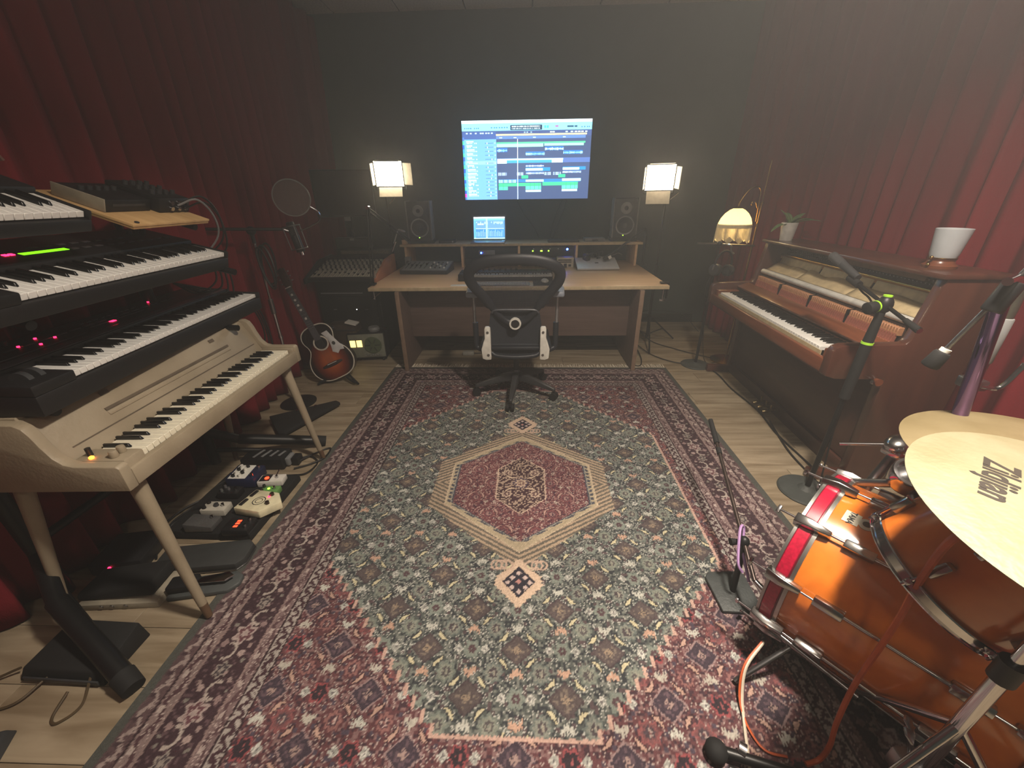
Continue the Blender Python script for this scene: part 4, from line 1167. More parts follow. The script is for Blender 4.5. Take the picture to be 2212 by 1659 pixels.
# cables hanging at the far ends of the synths
for i in range(4):
    y = 1.93 + i * .03
    cable('hanging_cable', [(-1.60, 1.86, 1.18 - .02 * i), (-1.56, y + .04, 1.14), (-1.58, y + .07, 1.04 - .03 * i), (-1.66, y + .02, .99), (-1.72, 1.9, 1.05)], .0045,
          'black cable looping down behind the far end of the synthesizers, loop %s' % ('nearest the curtain', 'second from the curtain', 'third from the curtain', 'furthest from the curtain')[i], 'cables at the far synth ends')
for i in range(3):
    cable('hanging_cable', [(-1.62, 2.15, .90), (-1.58, 2.22 + .02 * i, .82), (-1.60, 2.25 + .02 * i, .62 - .05 * i), (-1.70, 2.1, .46 - .04 * i), (-1.775, 1.83, .36)], .0045,
          'black cable drooping below the stage piano end, %s droop' % ('shallow', 'middle', 'deep')[i], 'cables under the stage piano end')

# ================================================================ floor under the keyboards
def pedal_rot(a): return (0, 0, rad(a))
bd = thing('pedalboard', 'black carpeted pedalboard on the floor beside the rug', 'pedalboard', (-1.445, 1.50, 0), (0, 0, rad(-1)))
G().mesh([(-.195, -.215, 0), (.19, -.215, 0), (.19, .215, 0), (-.195, .215, 0), (-.195, -.215, .050), (.19, -.215, .035), (.19, .215, .035), (-.195, .215, .050)],
         [(0, 3, 2, 1), (4, 5, 6, 7), (0, 1, 5, 4), (1, 2, 6, 5), (2, 3, 7, 6), (3, 0, 4, 7)]).out('deck', bd, mat('black_carpet', (16, 16, 17), .95, bump=.4, bscale=300), bevel=.006)
G().bx(.186, .198, -.215, .215, 0, .042).out('front_lip', bd, RUB, bevel=.003)
def pedal(name, label, loc, ang, w, d, h, m, knobs=(), led=None, switch=None, mid=.8):
    """box on the board: w along the player's left-right, d front to back, wedge top"""
    t = thing(name, label, 'effects pedal', loc, (0, rad(2), rad(90 + ang)), 'effects pedals on the pedalboard')
    b = G().mesh([(-w / 2, 0, 0), (w / 2, 0, 0), (w / 2, d, 0), (-w / 2, d, 0), (-w / 2, 0, h * mid), (w / 2, 0, h * mid), (w / 2, d, h), (-w / 2, d, h)],
             [(0, 3, 2, 1), (4, 5, 6, 7), (0, 1, 5, 4), (1, 2, 6, 5), (2, 3, 7, 6), (3, 0, 4, 7)]).out('enclosure', t, m, bevel=.004)
    tz = lambda y: h * mid + (h - h * mid) * y / d
    for x, y, r, km in knobs: G().cyl((x, y, tz(y)), (x, y, tz(y) + .014), r, r * .85, 14).out('knob', t, km)
    if led:
        G().sph((led[0], led[1], tz(led[1]) + .001), led[2], 12, (1, 1, .6)).out('indicator', t, led[3])
    if switch:
        for sx, sy in switch: G().cyl((sx, sy, tz(sy)), (sx, sy, tz(sy) + .016), .007, .006, 14).out('foot_switch', t, CHR)
    return t, tz
Z_ = .046
BIGRED = mat('red_glow', (255, 60, 40), .4, var=0, emit=5, ecol=(255, 50, 25))
t, tz = pedal('white_pedal', 'white pedal with a red glowing dial at the far end of the board', (-1.285, 1.645, Z_ - .004), 8, .065, .125, .034, mat('white_enamel', (216, 212, 204), .35), (), None, ((.0, .035),), .9)
G().box((0, .092, tz(.092) + .0006), (.052, .052, .0016)).out('dial_plate', t, BLK)
G().cyl((-.002, .085, .034), (-.002, .085, .0375), .011, n=18).out('dial_light', t, BIGRED)
G().cyl((.026, .05, .03), (.045, .035, .055), .003, n=8).out('toggle', t, CHR)
t, tz = pedal('green_pedal', 'small green pedal with a bright green light next to the white one', (-1.262, 1.555, Z_ - .005), 4, .052, .092, .036, mat('green_enamel', (104, 150, 84), .4), ((-.013, .078, .008, BLK), (.013, .078, .008, BLK)), (.0, .05, .006, GRNLED), ((0, .022),), .85)
t = thing('cream_pedal', 'large cream five-sided pedal with black switches on the pedalboard', 'effects pedal', (-1.288, 1.445, Z_ - .002), (0, rad(2), rad(90 - 10)), 'effects pedals on the pedalboard')
CRM = mat('cream_enamel', (226, 218, 184), .35)
pp = [(-.065, .10), (.065, .10), (.065, -.045), (.0, -.095), (-.065, -.06)]
pp = [(-.062, .095), (.078, .095), (.078, -.04), (.022, -.10), (-.062, -.045)]
G().prism(pp, 0, .040).out('enclosure', t, CRM, bevel=.004)
for c in ((-.02, .075), (.045, .075)): G().box((c[0], c[1], .043), (.045, .016, .008)).out('slider', t, BLK, bevel=.002)
G().lathe([(.026, .0405), (.028, .0412), (.030, .0405)], 28, Matrix.Translation((.005, .012, 0))).out('print_ring', t, DGREY)
G().lathe([(.014, .0405), (.0155, .0412), (.017, .0405)], 24, Matrix.Translation((.005, .012, 0))).out('print_ring', t, DGREY)
for c in ((-.005, -.045), (.055, -.02)): G().cyl((c[0], c[1], .04), (c[0], c[1], .054), .009, n=14).out('foot_switch', t, mat('dark_switch', (70, 56, 46), .4, .6))
G().sph((.04, -.015, .041), .005, 10).out('indicator', t, REDLED)
t, tz = pedal('pale_pedal', 'off-white pedal with dark knobs behind the cream one', (-1.435, 1.42, Z_), 5, .066, .11, .042, mat('off_white_enamel', (188, 184, 172), .45), ((-.018, .095, .009, BLK), (.018, .095, .009, BLK), (0, .05, .011, DGREY)), None, ((.0, .02),), .8)
t, tz = pedal('volume_pedal', 'grey sloped volume pedal at the near corner of the board', (-1.425, 1.325, Z_), 2, .075, .125, .045, mat('hammered_grey', (92, 92, 92), .4, .3, bump=.2), ((.02, .03, .007, CHR),), None, None, .6)
t, tz = pedal('black_pedal', 'black pedal with red glowing digits at the near end of the board', (-1.255, 1.32, Z_ - .006), 4, .085, .115, .034, BLK, (), None, ((-.02, .018), (.02, .018)), .8)
G().box((.0, .062, tz(.062) + .0006), (.07, .03, .0016)).out('display_window', t, mat('dark_window', (40, 36, 36), .2))
for x in (-.018, .0, .016): G().box((x, .062, tz(.062) + .002), (.010, .018, .001)).out('digit', t, BIGRED)
t, tz = pedal('delay_pedal', 'dark blue pedal with white face and many knobs on the far board', (-1.42, 1.655, Z_), 6, .125, .14, .062, mat('navy_enamel', (30, 36, 66), .4), (), None, None, .85)
G().box((0, .085, tz(.085) + .0006), (.118, .085, .0016), Matrix.Rotation(math.atan2(.062 * .15, .14), 3, 'X')).out('face_plate', t, WHT)
for i in range(4):
    for j in range(2): G().cyl((-.042 + i * .028, .075 + j * .032, tz(.09)), (-.042 + i * .028, .075 + j * .032, tz(.09) + .016), .008, n=12).out('knob', t, BLK if (i + j) % 2 else WHT)
for x in (-.035, .035): G().cyl((x, .018, tz(.02)), (x, .018, tz(.02) + .016), .008, n=14).out('foot_switch', t, CHR)
t, tz = pedal('mini_pedal', 'small black pedal in the middle of the board behind the cream one', (-1.45, 1.535, Z_), 3, .06, .10, .040, BLK, ((-.015, .08, .007, ALU), (.015, .08, .007, ALU), (0, .055, .007, ALU)), None, ((0, .02),), .85)
t = thing('power_strip', 'black power box with pale stripes on the floor behind the pedalboard', 'power supply', (-1.50, 1.855, 0), (0, 0, rad(2)))
G().bx(-.13, .11, -.06, .06, 0, .075).out('housing', t, BLK, bevel=.008)
for i in range(4): G().box((-.05 + i * .045, .0, .076), (.014, .08 - .01 * i, .002), Matrix.Rotation(rad(-18), 3, 'Z')).out('stripe', t, GREY)
G().bx(.11, .135, -.035, .035, .01, .06).out('plug', t, GREY, bevel=.006)
G().bx(.135, .175, -.02, .04, 0, .05).out('plug_block', t, BLK, bevel=.004)
# cables by the board
for i, pts in enumerate(([(-1.36, 1.86, .02), (-1.30, 1.92, .012), (-1.22, 1.86, .012), (-1.235, 1.76, .012), (-1.31, 1.74, .012), (-1.37, 1.69, .05)],
                         [(-1.34, 1.85, .02), (-1.25, 1.98, .012), (-1.205, 2.0, .012), (-1.20, 1.9, .015), (-1.26, 1.84, .012), (-1.33, 1.80, .012)],
                         [(-1.52, 1.67, .06), (-1.62, 1.62, .05), (-1.68, 1.50, .01), (-1.70, 1.38, .012), (-1.66, 1.25, .01), (-1.60, 1.17, .01)],
                         [(-1.53, 1.60, .06), (-1.64, 1.56, .02), (-1.71, 1.45, .02), (-1.73, 1.32, .01), (-1.72, 1.20, .01), (-1.74, 1.10, .01)],
                         [(-1.55, 1.44, .06), (-1.62, 1.42, .05), (-1.69, 1.36, .01), (-1.65, 1.28, .01), (-1.72, 1.22, .015), (-1.77, 1.30, .01)])):
    cable('pedal_cable', pts, .0045, ('black cable looping from the power box towards the rug edge', 'black cable curling round the far leg of the beige piano', 'black cable leaving the blue pedal along the curtain', 'black cable lying nearest the curtain by the pedalboard', 'black cable tangled behind the pale pedal')[i], 'cables around the pedalboard')
# expression pedals and other floor boxes
t = thing('expression_pedal', 'black rocker pedal with pale base edge under the beige piano', 'pedal', (-1.56, 1.03, 0), (0, 0, rad(4)))
G().bx(-.15, .15, -.085, .085, 0, .030).out('base', t, mat('pale_base', (150, 142, 126), .5), bevel=.004)
G().mesh([(-.16, -.07, .032), (.13, -.07, .045), (.13, .07, .045), (-.16, .07, .032), (-.16, -.06, .060), (.13, -.06, .10), (.13, .06, .10), (-.16, .06, .060)],
         [(0, 3, 2, 1), (4, 5, 6, 7), (0, 1, 5, 4), (1, 2, 6, 5), (2, 3, 7, 6), (3, 0, 4, 7)]).out('treadle', t, RUB, bevel=.012)
for x in (-.06, -.02, .03): G().cyl((x, -.088, .018), (x, -.083, .018), .008, n=12).out('jack', t, STEEL)
t = thing('flat_pedal', 'long flat dark foot pedal with silver rim reaching the rug', 'pedal', (-1.36, 1.175, 0), (0, 0, rad(8)))
G().prism([(-.20, -.065), (.14, -.07), (.165, -.04), (.165, .04), (.14, .065), (-.20, .06)], .012, .040).out('plate', t, mat('dark_rubber_plate', (52, 54, 54), .6), bevel=.004)
G().prism([(-.20, -.069), (.142, -.074), (.170, -.042), (.170, .042), (.142, .069), (-.20, .064)], .006, .0118).out('rim', t, STEEL, bevel=.001)
G().bx(-.18, .14, -.05, .05, 0, .006).out('foot', t, RUB)
t = thing('sustain_pedal', 'black sustain pedal with chrome lever nearest the rug edge', 'pedal', (-1.285, 1.045, 0), (0, 0, rad(12)))
G().prism([(-.12, -.045), (.10, -.05), (.135, -.02), (.135, .02), (.10, .045), (-.12, .045)], 0, .022).out('base', t, mat('grey_rubber', (70, 74, 74), .6), bevel=.006)
G().prism([(-.12, -.03), (-.02, -.03), (-.02, .03), (-.12, .03)], .022, .055).out('hinge_block', t, BLK, bevel=.006)
G().prism([(-.03, -.012), (.02, -.016), (.09, -.022), (.115, 0), (.09, .022), (.02, .016), (-.03, .012)], .040, .048).out('lever', t, CHR, bevel=.003)
t = thing('floor_switch_box', 'dark box with a small red light under the near end of the beige piano', 'box', (-1.72, 1.19, 0), (0, 0, rad(10)))
G().bx(-.10, .10, -.09, .09, 0, .06).out('housing', t, BLK, bevel=.006)
G().sph((-.02, -.092, .04), .006, 10).out('indicator', t, REDLED)
t = thing('floor_wedge', 'black wedge-shaped foot controller under the stand at lower left', 'foot controller', (-1.50, .765, 0), (0, 0, rad(-2)))
G().mesh([(-.15, -.075, 0), (.15, -.075, 0), (.15, .095, 0), (-.15, .095, 0), (-.13, -.06, .05), (.15, -.06, .05), (.15, .085, .085), (-.10, .085, .085)],
         [(0, 3, 2, 1), (4, 5, 6, 7), (0, 1, 5, 4), (1, 2, 6, 5), (2, 3, 7, 6), (3, 0, 4, 7)]).out('housing', t, RUB, bevel=.006)
G().bx(-.12, .14, -.079, -.073, .012, .030).out('front_slot', t, DGREY, bevel=.002)
for i, pts in enumerate(([(-1.40, .70, .03), (-1.37, .63, .008), (-1.40, .585, .006), (-1.43, .60, .006), (-1.44, .66, .02)],
                         [(-1.66, .72, .03), (-1.76, .68, .01), (-1.84, .70, .01), (-1.80, .60, .01), (-1.6, .62, .008), (-1.55, .70, .02)])):
    cable('floor_cable', pts, .004, ('thin brown cable loop in front of the black foot controller', 'dark cable trailing left from the black foot controller')[i], m=mat('olive_cable', (74, 60, 40), .6))
t = thing('corner_pedal', 'dark foot pedal at the lower left picture edge', 'pedal', (-1.535, .50, 0), (0, 0, rad(25)))
G().mesh([(-.10, -.05, 0), (.06, -.05, 0), (.06, .05, 0), (-.10, .05, 0), (-.10, -.04, .07), (.05, -.04, .03), (.05, .04, .03), (-.10, .04, .07)],
         [(0, 3, 2, 1), (4, 5, 6, 7), (0, 1, 5, 4), (1, 2, 6, 5), (2, 3, 7, 6), (3, 0, 4, 7)]).out('housing', t, DGREY, bevel=.006)
G().bx(-.08, .04, -.055, -.048, .01, .02).out('front_slot', t, BLK)
t = thing('folded_music_stand', 'flat dark triangular music stand desk folded on the floor by the curtain', 'music stand', (-1.62, 2.40, 0), (0, 0, rad(0)))
G().prism([(-.17, -.06), (.20, .18), (.245, .15), (.06, -.27), (.02, -.28)], .02, .045).out('plate', t, RUB, bevel=.006)
G().cyl((.10, .07, .05), (.10, .07, .06), .01, n=12).out('rivet', t, CHR)
G().cyl((-.0, -.0, .05), (.0, -.0, .06), .008, n=12).out('rivet', t, CHR)
G().bx(-.02, .1, -.1, .1, 0, .02).out('bracket', t, BLKM)
# ================================================================ upright piano
MAH = wood('mahogany', (86, 49, 37), (66, 36, 27), 2.2, (5, 5, .8), .35, world=False, coat=.35, bump=.02)
MAHL = wood('mahogany_light', (124, 72, 48), (98, 54, 36), 2.5, (1, 8, 8), .3, world=False, coat=.4, bump=.02)
MAHD = wood('mahogany_dark', (74, 44, 34), (58, 34, 27), 2.5, (1, 6, 6), .4, world=False, coat=.2, bump=.02)
t = thing('upright_piano', 'mahogany upright piano with its front panel off and action showing', 'piano', (1.497, 3.262, 0), (0, 0, rad(-92.5)))
# local x: bass (far end) to treble (near end); y: away from the player; z up
PL, PD, PH = 1.51, .60, 1.09
side = [(.0, .615), (.0, .735), (.012, .757), (.04, .768), (.30, .778), (.315, .80), (.345, 1.02), (.352, PH - .022), (PD, PH - .022), (PD, 0), (.275, 0), (.268, .60), (.05, .60)]
for a, b in ((0, .05), (PL - .05, PL)):
    s_ = G().prism(side, a, b, YZ).out('side_panel', t, MAH, bevel=.005)
G().bx(-.012, PL + .012, .325, PD + .012, PH - .022, PH).out('top_lid', t, MAH, bevel=.006)
G().bx(.05, PL - .05, .30, .322, .09, .60).out('knee_board', t, MAHD, bevel=.003)
G().bx(.05, PL - .05, .285, .325, 0, .085).out('toe_rail', t, MAHD, bevel=.004)
G().bx(.05, PL - .05, .57, .598, 0, PH - .022).out('back_board', t, MAHD)
G().bx(.05, PL - .05, .02, .34, .60, .66).out('key_bed', t, MAHD, bevel=.004)
G().bx(.05, PL - .05, .005, .03, .615, .682).out('key_slip', t, MAHL, bevel=.004)
G().bx(.05, .105, .03, .19, .66, .722).out('key_block', t, MAHL, bevel=.006)
G().bx(PL - .105, PL - .05, .03, .19, .66, .722).out('key_block', t, MAHL, bevel=.006)
keyboard(t, 52, 'A', .145, .034, .714, .15, pitch=.02345, wh=.022, bl=.095, wm=WKEY, bh=.012)
G().bx(.12, PL - .12, .030, .033, .665, .70).out('key_front_felt', t, mat('key_front_wood', (190, 176, 140), .5))
# fall board plank behind the keys
G().box((PL / 2, .232, .752), (PL - .10, .085, .018), Matrix.Rotation(rad(20), 3, 'X')).out('fall_board', t, MAHL, bevel=.005)
# action: hammer-rail sections with the damper lever rows
FELT = mat('beige_felt', (196, 176, 138), .9, bump=.2, bscale=200)
RAILW = wood('action_maple', (190, 140, 104), (160, 110, 80), 4, (1, 8, 8), .5, world=False)
REDF = mat('red_felt', (156, 92, 76), .85)
secs = ((.075, .40), (.415, .74), (.755, 1.08), (1.095, 1.42))
jack = None; ham = None
for a, b in secs:
    G().bx(a, b, .300, .318, .745, .757).out('action_rail', t, RAILW, bevel=.002)
    n = int((b - a) / .0162)
    for i in range(n):
        x = a + .006 + i * (b - a - .012) / (n - 1)
        if ham is None:
            ham = G().bx(-.0058, .0058, 0, .030, -.020, .020).out('hammer_butt', t, RAILW, bevel=.002, seg=1)
            jack = G().mesh([(-.003, 0, -.022), (.003, 0, -.022), (.003, .018, -.022), (-.003, .018, -.022), (-.0025, .008, .024), (.0025, .008, .024), (.0025, .022, .024), (-.0025, .022, .024)],
                            [(0, 3, 2, 1), (4, 5, 6, 7), (0, 1, 5, 4), (1, 2, 6, 5), (2, 3, 7, 6), (3, 0, 4, 7)]).out('jack_lever', t, REDF)
            h_, j_ = ham, jack
        else:
            h_, j_ = dup(ham), dup(jack)
        h_.location = (x, .318, .808); j_.location = (x, .306, .776)
    G().bx(a, b, .345, .36, .745, .84).out('action_back_rail', t, mat('dark_action', (60, 40, 32), .7))
    if b < 1.4:
        G().bx(b + .005, b + .010, .306, .36, .74, .83).out('action_bracket', t, BLKM, bevel=.002)
G().cyl((.065, .352, .862), (PL - .065, .352, .862), .0185, n=24).out('hammer_rest_rail', t, mat('silver_rail', (208, 206, 200), .45))
# felt mute cloth sheets sloping back
for i, (a, b) in enumerate(((.075, .47), (.475, .95), (.955, 1.43))):
    vs = []; fs = []; n = 12; m_ = 6
    for j in range(m_ + 1):
        for k in range(n + 1):
            x = a + (b - a) * k / n; v = j / m_
            vs.append((x, .365 + .075 * v, .880 + .050 * v + .010 * math.sin(k * .9 + i) * v * (1 if i == 1 else .4)))
    for j in range(m_):
        for k in range(n): q = j * (n + 1) + k; fs.append((q, q + 1, q + n + 2, q + n + 1))
    o = G().mesh(vs, fs).out('mute_felt', t, FELT); md = o.modifiers.new('thickness', 'SOLIDIFY'); md.thickness = .004
for a, b in ((.085, .55), (.57, 1.0), (1.02, 1.42)):
    G().box(((a + b) / 2, .452, .945), (b - a, .006, .055), Matrix.Rotation(rad(-18), 3, 'X')).out('damper_board', t, mat('pale_damper', (206, 190, 152), .7), bevel=.001)
G().cyl((.06, .462, .984), (PL - .06, .462, .984), .009, n=14).out('brass_rail', t, BRASS)
G().bx(.05, PL - .05, .46, .475, .955, .985).out('brass_rail_board', t, mat('ochre_wood', (170, 120, 58), .5), bevel=.002)
G().bx(.05, PL - .05, .50, .57, .62, 1.068).out('iron_plate', t, mat('black_iron', (26, 24, 23), .6, bump=.2), bevel=.003)
G().box((PL / 2 + .3, .43, PH - .045), (.55, .012, .04), Matrix.Rotation(rad(-10), 3, 'X')).out('lid_strip', t, mat('ochre_strip', (120, 88, 54), .6))
pin = None
for r in range(3):
    for i in range(56):
        if pin is None: pin = G().cyl((0, 0, 0), (0, -.026, 0), .0035, n=6).out('tuning_pin', t, STEEL); p_ = pin
        else: p_ = dup(pin)
        p_.location = (.10 + i * .0236 + (r % 2) * .011, .50, 1.008 + r * .018)
# near end: knob on the side, pedals, casters
kn = G().cyl((PL + .0, .235, .595), (PL + .022, .235, .595), .014, .018, 16).out('side_knob', t, MAHL)
G().tube([(PL + .004, .215, .598), (PL + .03, .20, .598), (PL + .034, .19, .604)], .008, 8).out('hook', t, STEEL)
for i, x in enumerate((.70, .765, .83)):
    p = G().tube([(x, .30, .050), (x, .245, .055), (x, .205, .048), (x - .004, .185, .040)], lambda s: .008 + .006 * (s > .6), 10).out('pedal', t, BRASS if 0 else mat('dim_brass', (150, 132, 96), .3, 1.))
    G().cyl((x, .235, .050), (x, .232, .095), .006, n=8).out('pedal_hook', p, MATS['dim_brass'])
G().bx(.0, .05, .10, .29, 0, .06).out('toe_block', t, MAH, bevel=.01)
tb = G().bx(PL - .05, PL, .10, .29, 0, .06).out('toe_block', t, MAH, bevel=.01)

def pworld(x, y, z):
    return t.matrix_basis @ V((x, y, z))
bpy.context.view_layer.update()
# plant in a white pot on the lid
pt = thing('potted_plant', 'small broad-leaved plant in a white pot on the piano', 'plant', pworld(.11, .43, PH))
G().lathe([(0, 0), (.040, 0), (.044, .03), (.054, .118), (.052, .122), (.047, .118), (.045, .10), (0, .10)], 28).out('pot', pt, mat('white_ceramic', (206, 203, 196), .4))
G().cyl((0, 0, .098), (0, 0, .104), .045, n=20).out('soil', pt, mat('soil', (50, 38, 28), .95, bump=.5))
LEAF = mat('plant_leaf', (122, 148, 96), .45, col2=(92, 122, 72), scale=30)
def leaf(az, L_, up, wd, droop):
    d = V((math.cos(az), math.sin(az), 0)); s_ = V((-d.y, d.x, 0)); vs = []; fs = []; n = 10
    for i in range(n + 1):
        u = i / n; p = d * (L_ * u * math.cos(up * (1 - u * .2))) + V((0, 0, .10 + L_ * (math.sin(up) * u - droop * u * u)))
        w = wd * math.sin(PI * (u * .92 + .06)) ** .8
        for k in (-1, -.5, 0, .5, 1): vs.append(p + s_ * w * k + V((0, 0, abs(k) * w * .35)))
    for i in range(n):
        for k in range(4): a = i * 5 + k; fs.append((a, a + 1, a + 6, a + 5))
    o = G().mesh(vs, fs).out('leaf', pt, LEAF); m = o.modifiers.new('thickness', 'SOLIDIFY'); m.thickness = .0012
for az, L_, up, wd, dr in ((rad(200), .17, .35, .022, .55), (rad(160), .13, 1.15, .026, .1), (rad(-20), .19, .75, .022, .5), (rad(20), .16, .85, .024, .25), (rad(80), .13, 1.0, .022, .2), (rad(-80), .12, .9, .02, .3), (rad(-40), .2, .55, .018, .35), (rad(120), .1, 1.3, .02, .1)):
    leaf(az, L_, up, wd, dr)
# frosted glass lamp on a wooden foot
gl = thing('glass_lamp', 'frosted glass shade on a small brown wooden foot on the piano', 'lamp', pworld(1.335, .45, PH))
G().lathe([(.0, 0), (.060, 0), (.062, .012), (.05, .020), (.046, .032), (.050, .040), (0, .040)], 28).out('wooden_foot', gl, MAHL)
G().lathe([(.050, .042), (.052, .046), (.0, .046)], 28).out('metal_collar', gl, BRASS)
FROST = mat('frosted_glass', (214, 220, 226), .55, var=.02, trans=.35)
G().lathe([(.046, .046), (.050, .06), (.062, .165), (.060, .166), (.057, .16), (.046, .06), (.042, .048)], 32).out('glass_shade', gl, FROST)
for dx, dz in ((-.060, .046), (-.063, .016)): G().sph((dx, -.012, dz), .008, 12).out('brass_knob', gl, BRASS)

# ================================================================ boom microphone over the piano
t = thing('boom_microphone_stand', 'black boom stand with round base aiming a microphone into the piano', 'microphone stand', (1.462, 1.655, 0))
G().lathe([(0, 0), (.125, 0), (.128, .006), (.122, .014), (.04, .022), (.022, .04), (0, .04)], 40).out('round_base', t, mat('grey_iron', (66, 70, 68), .6, bump=.15))
G().cyl((0, 0, .03), (.012, 0, .60), .0125, n=16).out('lower_tube', t, BLKM)
G().cyl((.010, 0, .55), (.017, 0, .82), .021, n=18).out('grip', t, RUB)
NEON = mat('neon_band', (170, 230, 60), .5)
G().cyl((.0165, 0, .812), (.0172, 0, .822), .0225, n=18).out('neon_band', t, NEON)
G().cyl((.017, 0, .82), (.024, 0, .965), .020, .015, 18).out('clutch', t, RUB)
hd = V((.026, 0, .985))
G().sph(hd, .032, 16, (.9, .9, 1.2)).out('boom_head', t, BLK)
kb = G().cyl(hd + V((-.03, -.005, -.005)), hd + V((-.075, -.01, -.015)), .022, .026, 18).out('tension_knob', t, RUB, bevel=.004)
G().cyl(hd + V((-.035, -.005, -.006)), hd + V((-.041, -.006, -.007)), .0245, n=18).out('neon_band', kb, NEON)
G().cyl(hd + V((0, 0, .033)), hd + V((.0, 0, .039)), .016, n=16).out('neon_band', t, NEON)
bd_ = V((.01, .90, .26)).normalized()
tail = hd - bd_ * .19; tip = hd + bd_ * .25
G().cyl(tail, tip, .0075, n=12).out('boom_tube', t, BLKM)
G().cyl(tail, tail + bd_ * .07, .013, .010, 14).out('boom_grip', t, RUB)
G().cyl(tail - bd_ * .006, tail + bd_ * .002, .011, n=14).out('boom_cap', t, CHR)
G().cyl(hd + bd_ * .17, hd + bd_ * .24, .016, n=14).out('mic_clip', t, RUB)
mic = thing('pencil_microphone', 'black microphone with grey grille clipped to the boom over the piano', 'microphone', (1.462, 1.655, 0))
p0 = hd + bd_ * .19; p1 = p0 + V((-.005, .20, .075))
G().cyl(p0 + V((0, 0, .022)), p0.lerp(p1, .55) + V((0, 0, .022)), .014, .018, 18).out('body', mic, DGREY)
G().cyl(p0.lerp(p1, .55) + V((0, 0, .022)), p0.lerp(p1, .95) + V((0, 0, .022)), .019, .021, 18).out('grille', mic, mat('mic_grille', (74, 74, 76), .5, .4, bump=.6, bscale=500), bevel=.004)
cable('microphone_cable', [(1.49, 1.83, 1.03), (1.50, 1.80, 1.005), (1.495, 1.74, .985), (1.488, 1.675, .93), (1.482, 1.66, .80), (1.478, 1.65, .4), (1.49, 1.62, .06), (1.56, 1.72, .012), (1.58, 2.0, .012), (1.66, 2.35, .012)], .004, 'thin black cable running down the piano boom stand')
cable('floor_cable', [(1.60, 1.72, .03), (1.62, 1.9, .010), (1.62, 2.2, .010), (1.66, 2.5, .010), (1.64, 2.85, .010), (1.655, 3.1, .010), (1.64, 3.25, .012)], .0045, 'black cable lying along the foot of the piano')

# ================================================================ fringe lamp
t = thing('fringe_lamp', 'glowing dome lamp with cream fringe on an arched brass pole', 'floor lamp', (1.87, 3.47, 0))
G().lathe([(0, 0), (.13, 0), (.132, .01), (.10, .025), (.02, .04), (0, .04)], 32).out('base', t, BRASS)
G().cyl((0, 0, .03), (0, 0, 1.335), .0095, n=14).out('pole', t, BRASS)
G().cyl((0, 0, 1.33), (.0, 0, 1.63), .0045, n=10).out('thin_rod', t, BRASS)
G().lathe([(0, 0), (.014, .004), (.014, .024), (.009, .03)], 16, Matrix.Translation((0, 0, 1.315))).out('collar', t, BRASS)
G().tube([(-.015, 0, 1.20), (-.022, 0, 1.32), (-.030, 0, 1.42), (-.065, 0, 1.452), (-.12, 0, 1.43), (-.165, 0, 1.36), (-.178, 0, 1.30)], .006, 10).out('arch', t, BRASS)
G().tube([(-.03, 0, 1.30), (-.05, 0, 1.34), (-.075, 0, 1.345), (-.08, 0, 1.325), (-.065, 0, 1.32)], .004, 8).out('scroll', t, BRASS)
shc = V((-.178, 0, 0))
GLOW = bpy.data.materials.new('lit_shade'); GLOW.use_nodes = True
nt = GLOW.node_tree; b = nt.nodes['Principled BSDF']; b.inputs['Base Color'].default_value = lin((240, 226, 190)); b.inputs['Roughness'].default_value = .6
b.inputs['Emission Color'].default_value = lin((255, 232, 170)); b.inputs['Emission Strength'].default_value = 1.3
tr = nt.nodes.new('ShaderNodeBsdfTranslucent'); tr.inputs[0].default_value = lin((255, 235, 190)); mx = nt.nodes.new('ShaderNodeMixShader'); mx.inputs[0].default_value = .5
nt.links.new(b.outputs[0], mx.inputs[1]); nt.links.new(tr.outputs[0], mx.inputs[2]); nt.links.new(mx.outputs[0], nt.nodes['Material Output'].inputs[0])
G().lathe([(.030, 1.300), (.055, 1.288), (.085, 1.262), (.108, 1.228), (.122, 1.19), (.122, 1.182), (.119, 1.19), (.105, 1.227), (.083, 1.259), (.054, 1.285), (.030, 1.297)], 40, Matrix.Translation(shc)).out('dome_shade', t, GLOW)
G().lathe([(0, 1.315), (.022, 1.312), (.036, 1.300), (0, 1.296)], 24, Matrix.Translation(shc)).out('shade_cap', t, BRASS)
CREAM = mat('cream_cloth', (238, 222, 178), .8)
bandp = G().lathe([(.121, 1.185), (.128, 1.178), (.128, 1.160), (.121, 1.155)], 40, Matrix.Translation(shc)).out('trim_band', t, CREAM)
fg = G()
for i in range(150):
    a = 2 * PI * i / 150; k = abs(((i % 15) / 15) - .5) * 2
    r = .126; L_ = .118 - .034 * k
    fg.cyl(shc + V((math.cos(a) * r, math.sin(a) * r, 1.160)), shc + V((math.cos(a) * (r + .004), math.sin(a) * (r + .004), 1.160 - L_)), .0021, n=5, caps=False)
tag(fg.out('bead_fringe', t, CREAM), kind='stuff')
G().sph(shc + V((0, 0, 1.225)), .03, 14).out('bulb', t, mat('bulb', (255, 235, 190), .3, var=0, emit=8, ecol=(255, 220, 150)))
pl_ = point_light('fringe_lamp_light', (1.87 - .178, 3.47, 1.165), 1.6, (1.0, .80, .50), .03)

